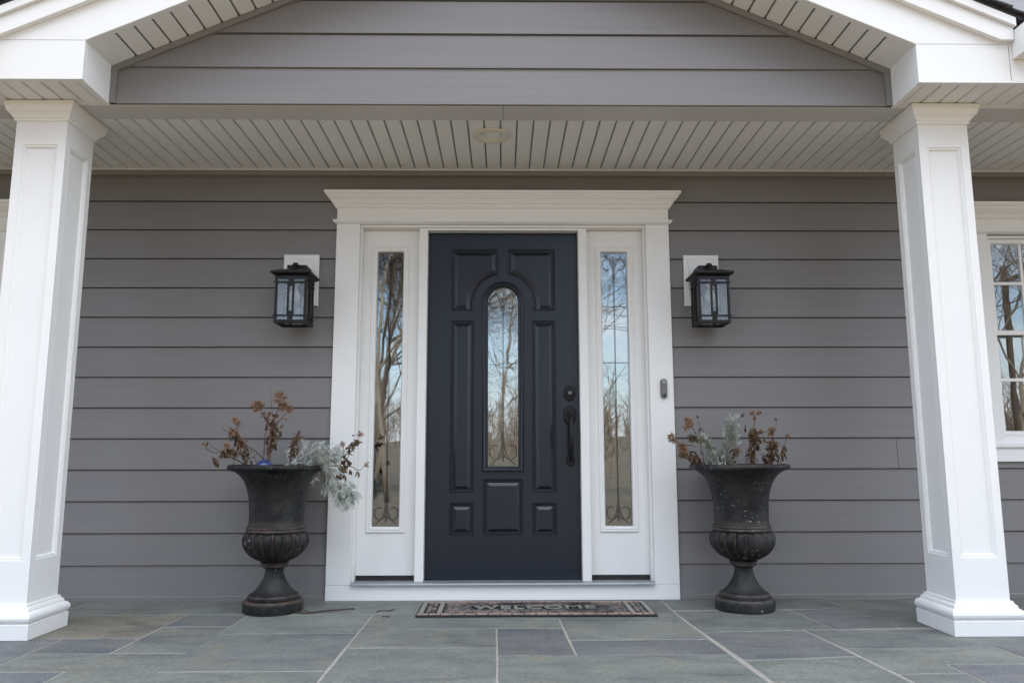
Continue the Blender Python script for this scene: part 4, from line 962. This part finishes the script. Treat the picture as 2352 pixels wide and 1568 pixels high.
def lacy(mb, p, d, ln, rnd, wd=.0016):
    """one deeply cut silvery leaf: curling rib with forked side lobes"""
    d = Vector(d).normalized(); s = d.cross(Vector((rnd.gauss(0, 1), rnd.gauss(0, 1), rnd.gauss(0, .6)))).normalized(); nn = d.cross(s)
    cu = rnd.uniform(-.9, .9); pts = []
    for i in range(6):
        t = i / 5; pts.append(Vector(p) + d * ln * t + nn * ln * cu * t * t * .5)
    def strip(a, b, w0, w1):
        e = (b - a)
        if e.length < 1e-6: return
        q = e.cross(nn)
        if q.length < 1e-7: q = e.cross(s)
        q.normalize(); mb.add([a - q * w0, a + q * w0, b + q * w1, b - q * w1], [(0, 1, 2, 3)])
    for i in range(5): strip(pts[i], pts[i + 1], wd * (.8 - .08 * i), wd * (.72 - .08 * i))
    for i in range(1, 6):
        for k in (-1, 1):
            l1 = ln * (.26 - .025 * i) * rnd.uniform(.7, 1.2)
            e = pts[i] + (s * k * .8 + d * .75 + nn * rnd.uniform(-.5, .5)) * l1
            strip(pts[i], e, wd * .55, wd * .8)
            for kk in (-1, 1): strip(e, e + (s * k * (.8 + .5 * kk) + d * (.7 - .6 * kk)) * l1 * .42, wd * .7, wd * .4)
def silver_plant(fn, y0, clumps, strands, seed, root, lab):
    rnd = random.Random(seed); o = empty('silver_leaf_plant', root); tag(o, lab, 'silver plant')
    for path, r0, r1, n, ln, droop, mt_ in clumps:
        mb = MB(); c = spline([at(*fn(x, y), y0) for x, y in path], 6); m_ = len(c)
        for i in range(int(n * 1.5)):
            t = rnd.random(); k = t * (m_ - 1); q = c[int(k)]; sp = r0 + (r1 - r0) * t
            dv = Vector((rnd.gauss(0, 1), rnd.gauss(0, 1), rnd.gauss(0, 1))).normalized() * sp * rnd.random() ** .5
            tg = (c[min(int(k) + 1, m_ - 1)] - c[max(int(k) - 1, 0)]).normalized()
            d = tg * .9 + dv.normalized() * .8 + Vector((0, 0, -droop)) + Vector((rnd.gauss(0, .3), rnd.gauss(0, .3), rnd.gauss(0, .3)))
            lacy(mb, q + dv, d, ln * rnd.uniform(.6, 1.2), rnd)
        l_ = mb.build('foliage', mt_, o, fix=False); l_['kind'] = 'stuff'
    mb = MB()
    for st in strands:
        c = spline([at(*fn(x, y), y0 - .02 + rnd.uniform(-.03, .02)) for x, y in st], 5)
        mb.tube(c, [.0022 * (1 - .5 * i / len(c)) for i in range(len(c))], 5)
        for q in c[1::2]:
            lacy(mb, q, (rnd.gauss(0, 1), rnd.gauss(0, 1), -.8), .022, rnd, .0014)
    mb.build('stem', silver, o, fix=False)
silver_plant(PL, UY - .03, [
 ([(1350, 960), (1480, 900), (1620, 880), (1700, 960)], .045, .07, 70, .05, .2, silver), ([(1480, 900), (1580, 960), (1640, 1060)], .06, .06, 60, .06, .9, silverdark), ([(1600, 1000), (1680, 1150), (1640, 1300)], .04, .02, 36, .05, 1.0, silverdark),
 ([(1680, 1080), (1760, 1240), (1870, 1380), (1930, 1440)], .035, .06, 80, .05, .6, silver), ([(1760, 930), (1800, 920)], .025, .025, 14, .035, 0, silver), ([(1780, 1250), (1800, 1430)], .02, .02, 20, .04, 1, silverdark), ([(1900, 1330), (1930, 1430)], .05, .05, 40, .045, .4, silver)],
 [[(1190, 1050), (1170, 990), (1150, 900), (1200, 810)], [(1200, 1030), (1280, 960), (1370, 900), (1470, 870)], [(1190, 1040), (1280, 1010), (1420, 1030), (1430, 1100), (1400, 1190)], [(1210, 1020), (1300, 900), (1400, 840), (1490, 800)],
  [(1260, 990), (1340, 930), (1440, 940), (1530, 980)], [(1480, 1000), (1520, 1120), (1500, 1220), (1465, 1300)], [(1600, 1050), (1560, 1120), (1550, 1190)], [(1640, 1100), (1650, 1250), (1590, 1370)], [(1460, 880), (1540, 800), (1620, 790), (1660, 840)], [(1230, 1010), (1330, 960), (1420, 970), (1480, 1060)]],
 31, (UL, UY - .03, .73), 'silver lacy foliage drooping over the rim of the left urn')
silver_plant(PR, UY - .03, [
 ([(1000, 1010), (900, 900), (780, 720), (680, 560)], .028, .032, 80, .034, -.1, silverdark), ([(920, 860), (800, 680), (690, 540)], .022, .026, 40, .03, .2, silver), ([(790, 1030), (900, 1020), (1030, 1050)], .018, .02, 34, .03, .3, silver),
 ([(1130, 1000), (1120, 820), (1160, 560), (1190, 380)], .028, .03, 80, .036, -.3, silverdark), ([(1160, 640), (1180, 400), (1200, 190)], .026, .024, 60, .034, .3, silver), ([(1090, 1010), (1100, 1120)], .01, .01, 10, .03, 1, silver)],
 [[(1090, 1010), (1080, 900), (1060, 760)], [(1250, 1040), (1270, 960), (1230, 850)], [(980, 980), (930, 840), (860, 740)], [(1070, 1030), (1110, 1090), (1105, 1150)], [(760, 1040), (790, 1080), (820, 1090)]],
 32, (UR, UY - .03, .73), 'two upright silver lacy clumps in the right urn')

# twigs on the floor
def ground_twig(pts, r, lab, kids=()):
    mb = MB().tube(spline([(x, y, .004 + r) for x, y in pts], 4), r, 6)
    for k in kids: mb.tube(spline([(x, y, .006 + r) for x, y in k], 3), r * .6, 5)
    o = mb.build('fallen_twig', darktwig, None, smooth=True); tag(o, lab, 'twig', 'twigs on the porch floor')
ground_twig([(-1.06, -.375), (-.993, -.395), (-.944, -.365), (-.888, -.335), (-.776, -.29)], .004, 'long brown twig lying beside the left urn', [[(-1.06, -.30), (-.985, -.385)]])
ground_twig([(-.649, -.37), (-.631, -.34), (-.575, -.335), (-.566, -.28)], .0025, 'thin hooked twig between the left urn and the doormat')
ground_twig([(-.601, -.485), (-.562, -.492)], .003, 'short dark twig left of the doormat')

# ================================================================== YARD (seen in the glass)
def tree(name, base, h, r0, lean, seed, lab, depth=6, group='bare trees in front of the house'):
    rnd = random.Random(seed); o = empty(name, base); tag(o, lab, 'tree', group)
    big, fine = MB(), MB()
    def grow(p, d, ln, r, lev):
        n = 5 if lev < 2 else (4 if lev < 4 else 3); pts = [p]; dd = d.copy(); cur = p.copy(); rads = [r]
        for i in range(n):
            dd = (dd + Vector((rnd.gauss(0, .10), rnd.gauss(0, .10), rnd.gauss(.03, .07))) * (1 + lev * .25)).normalized()
            cur = cur + dd * ln / n; pts.append(cur.copy()); rads.append(r * (1 - .45 * (i + 1) / n))
        (big if lev < 2 else fine).tube(pts, rads, 10 if lev == 0 else (7 if lev == 1 else (5 if lev == 2 else 3)), cap=lev == 0)
        if lev >= depth: return
        kids = {0: 5, 1: 5, 2: 4, 3: 4, 4: 3, 5: 3}.get(lev, 2)
        for k in range(kids):
            t = rnd.uniform(.35, 1.0) if lev else rnd.uniform(.42, 1.0)
            q = pts[min(n, int(t * n + .5))]; ax = dd.cross(Vector((rnd.gauss(0, 1), rnd.gauss(0, 1), rnd.gauss(0, 1)))).normalized()
            nd = Matrix.Rotation(rnd.uniform(.35, .95), 3, ax) @ dd
            nd.z += .12 if lev < 3 else -.05; nd.normalize()
            grow(q, nd, ln * rnd.uniform(.52, .74), max(.0035, r * rnd.uniform(.40, .56)), lev + 1)
        grow(pts[-1], dd, ln * .62, r * .55, lev + 1)
    grow(Vector(base), Vector((lean[0], lean[1], 1)).normalized(), h * .46, r0, 0)
    big.build('trunk', bark, o, smooth=True, fix=False); fine.build('branches', twig, o, smooth=True, fix=False)
tree('bare_tree', (-2.95, -15.5, -.36), 12, .07, (-.05, 0), 101, 'bare leaning tree reflected in the left sidelight', 6)
tree('bare_tree', (-.36, -17.0, -.36), 13, .048, (-.010, 0), 102, 'tall bare tree reflected in the door glass', 6)
tree('bare_tree', (-3.9, -19.5, -.36), 13, .07, (.04, .05), 103, 'bare forked tree behind the tree in the left sidelight reflection', 6)
tree('bare_tree', (15.6, -19.0, -.36), 13, .075, (.04, 0), 104, 'bare tree reflected in the right window', 5)
tree('bare_tree', (17.5, -25, -.36), 15, .10, (-.05, 0), 105, 'tall bare tree behind the one in the right window reflection', 5)
tree('bare_tree', (-11.0, -13.0, -.36), 12, .17, (0, 0), 106, 'bare tree far to the left of the front lawn', 4)
tree('bare_tree', (-4.6, -25.5, -.36), 15, .12, (-.03, 0), 107, 'distant bare tree deep in the left sidelight reflection', 6)
tree('bare_tree', (-6.3, -33, -.36), 15, .13, (.03, 0), 108, 'farthest bare tree in the left sidelight reflection', 5)
def wood():
    rnd = random.Random(9); mb = MB()
    for i in range(760):
        y = -rnd.uniform(36, 92); x = rnd.uniform(-62, 62); d = max(0, -y - 34); z = -.4 + min(d, 60) ** 1.25 * .020
        h = rnd.uniform(2.8, 6.2); p = Vector((x, y, z)); mb.tube([p, p + Vector((rnd.gauss(0, .2), 0, h * .5)), p + Vector((rnd.gauss(0, .5), 0, h))], [.10, .07, .015], 4, cap=False)
        for k in range(11):
            q = p + Vector((0, 0, h * rnd.uniform(.1, .95))); a = rnd.uniform(0, 6.28); ln = rnd.uniform(.6, 1.9)
            e = q + Vector((math.cos(a) * ln * .7, math.sin(a) * ln * .7, ln * rnd.uniform(.4, 1.0))); mb.tube([q, (q + e) / 2 + Vector((0, 0, .1)), e], [.03, .02, .008], 3, cap=False)
            for kk in range(4):
                f = q + (e - q) * rnd.uniform(.3, 1); a = rnd.uniform(0, 6.28); mb.tube([f, f + Vector((math.cos(a) * .5, math.sin(a) * .5, rnd.uniform(.1, .7)))], [.013, .006], 3, cap=False)
    o = mb.build('far_wood', twig, None, fix=False); tag(o, 'brown leafless wood on the rise, reflected in the glass', 'wood', kind='stuff')
wood()
# utility line across the yard
poles = []
for i, (px, lab) in enumerate(((-19, 'wooden utility pole left of the front lawn'), (21, 'wooden utility pole right of the front lawn'))):
    p = empty('utility_pole', (px, -27, -.4)); tag(p, lab, 'utility pole', 'utility poles along the road')
    MB().tube([(px, -27, -.5), (px, -27, 8.6)], [.15, .11], 12).build('pole', polem, p, smooth='auto'); MB().box(px - .06, px + .06, -27.9, -26.1, 7.9, 8.05).build('crossarm', polem, p)
for y, z, lab in ((-27.7, 8.08, 'upper black cable strung between the utility poles'), (-27.0, 5.6, 'lower black cable strung between the utility poles')):
    pts = [(-19 + 40 * i / 24, y, z - 1.1 * (1 - (2 * i / 24 - 1) ** 2)) for i in range(25)]
    pts = [(-60, y, z + .3)] + pts + [(62, y, z + .3)]
    o = MB().tube(pts, .016, 5).build('utility_cable', wirem, None, smooth=True); tag(o, lab, 'cable')
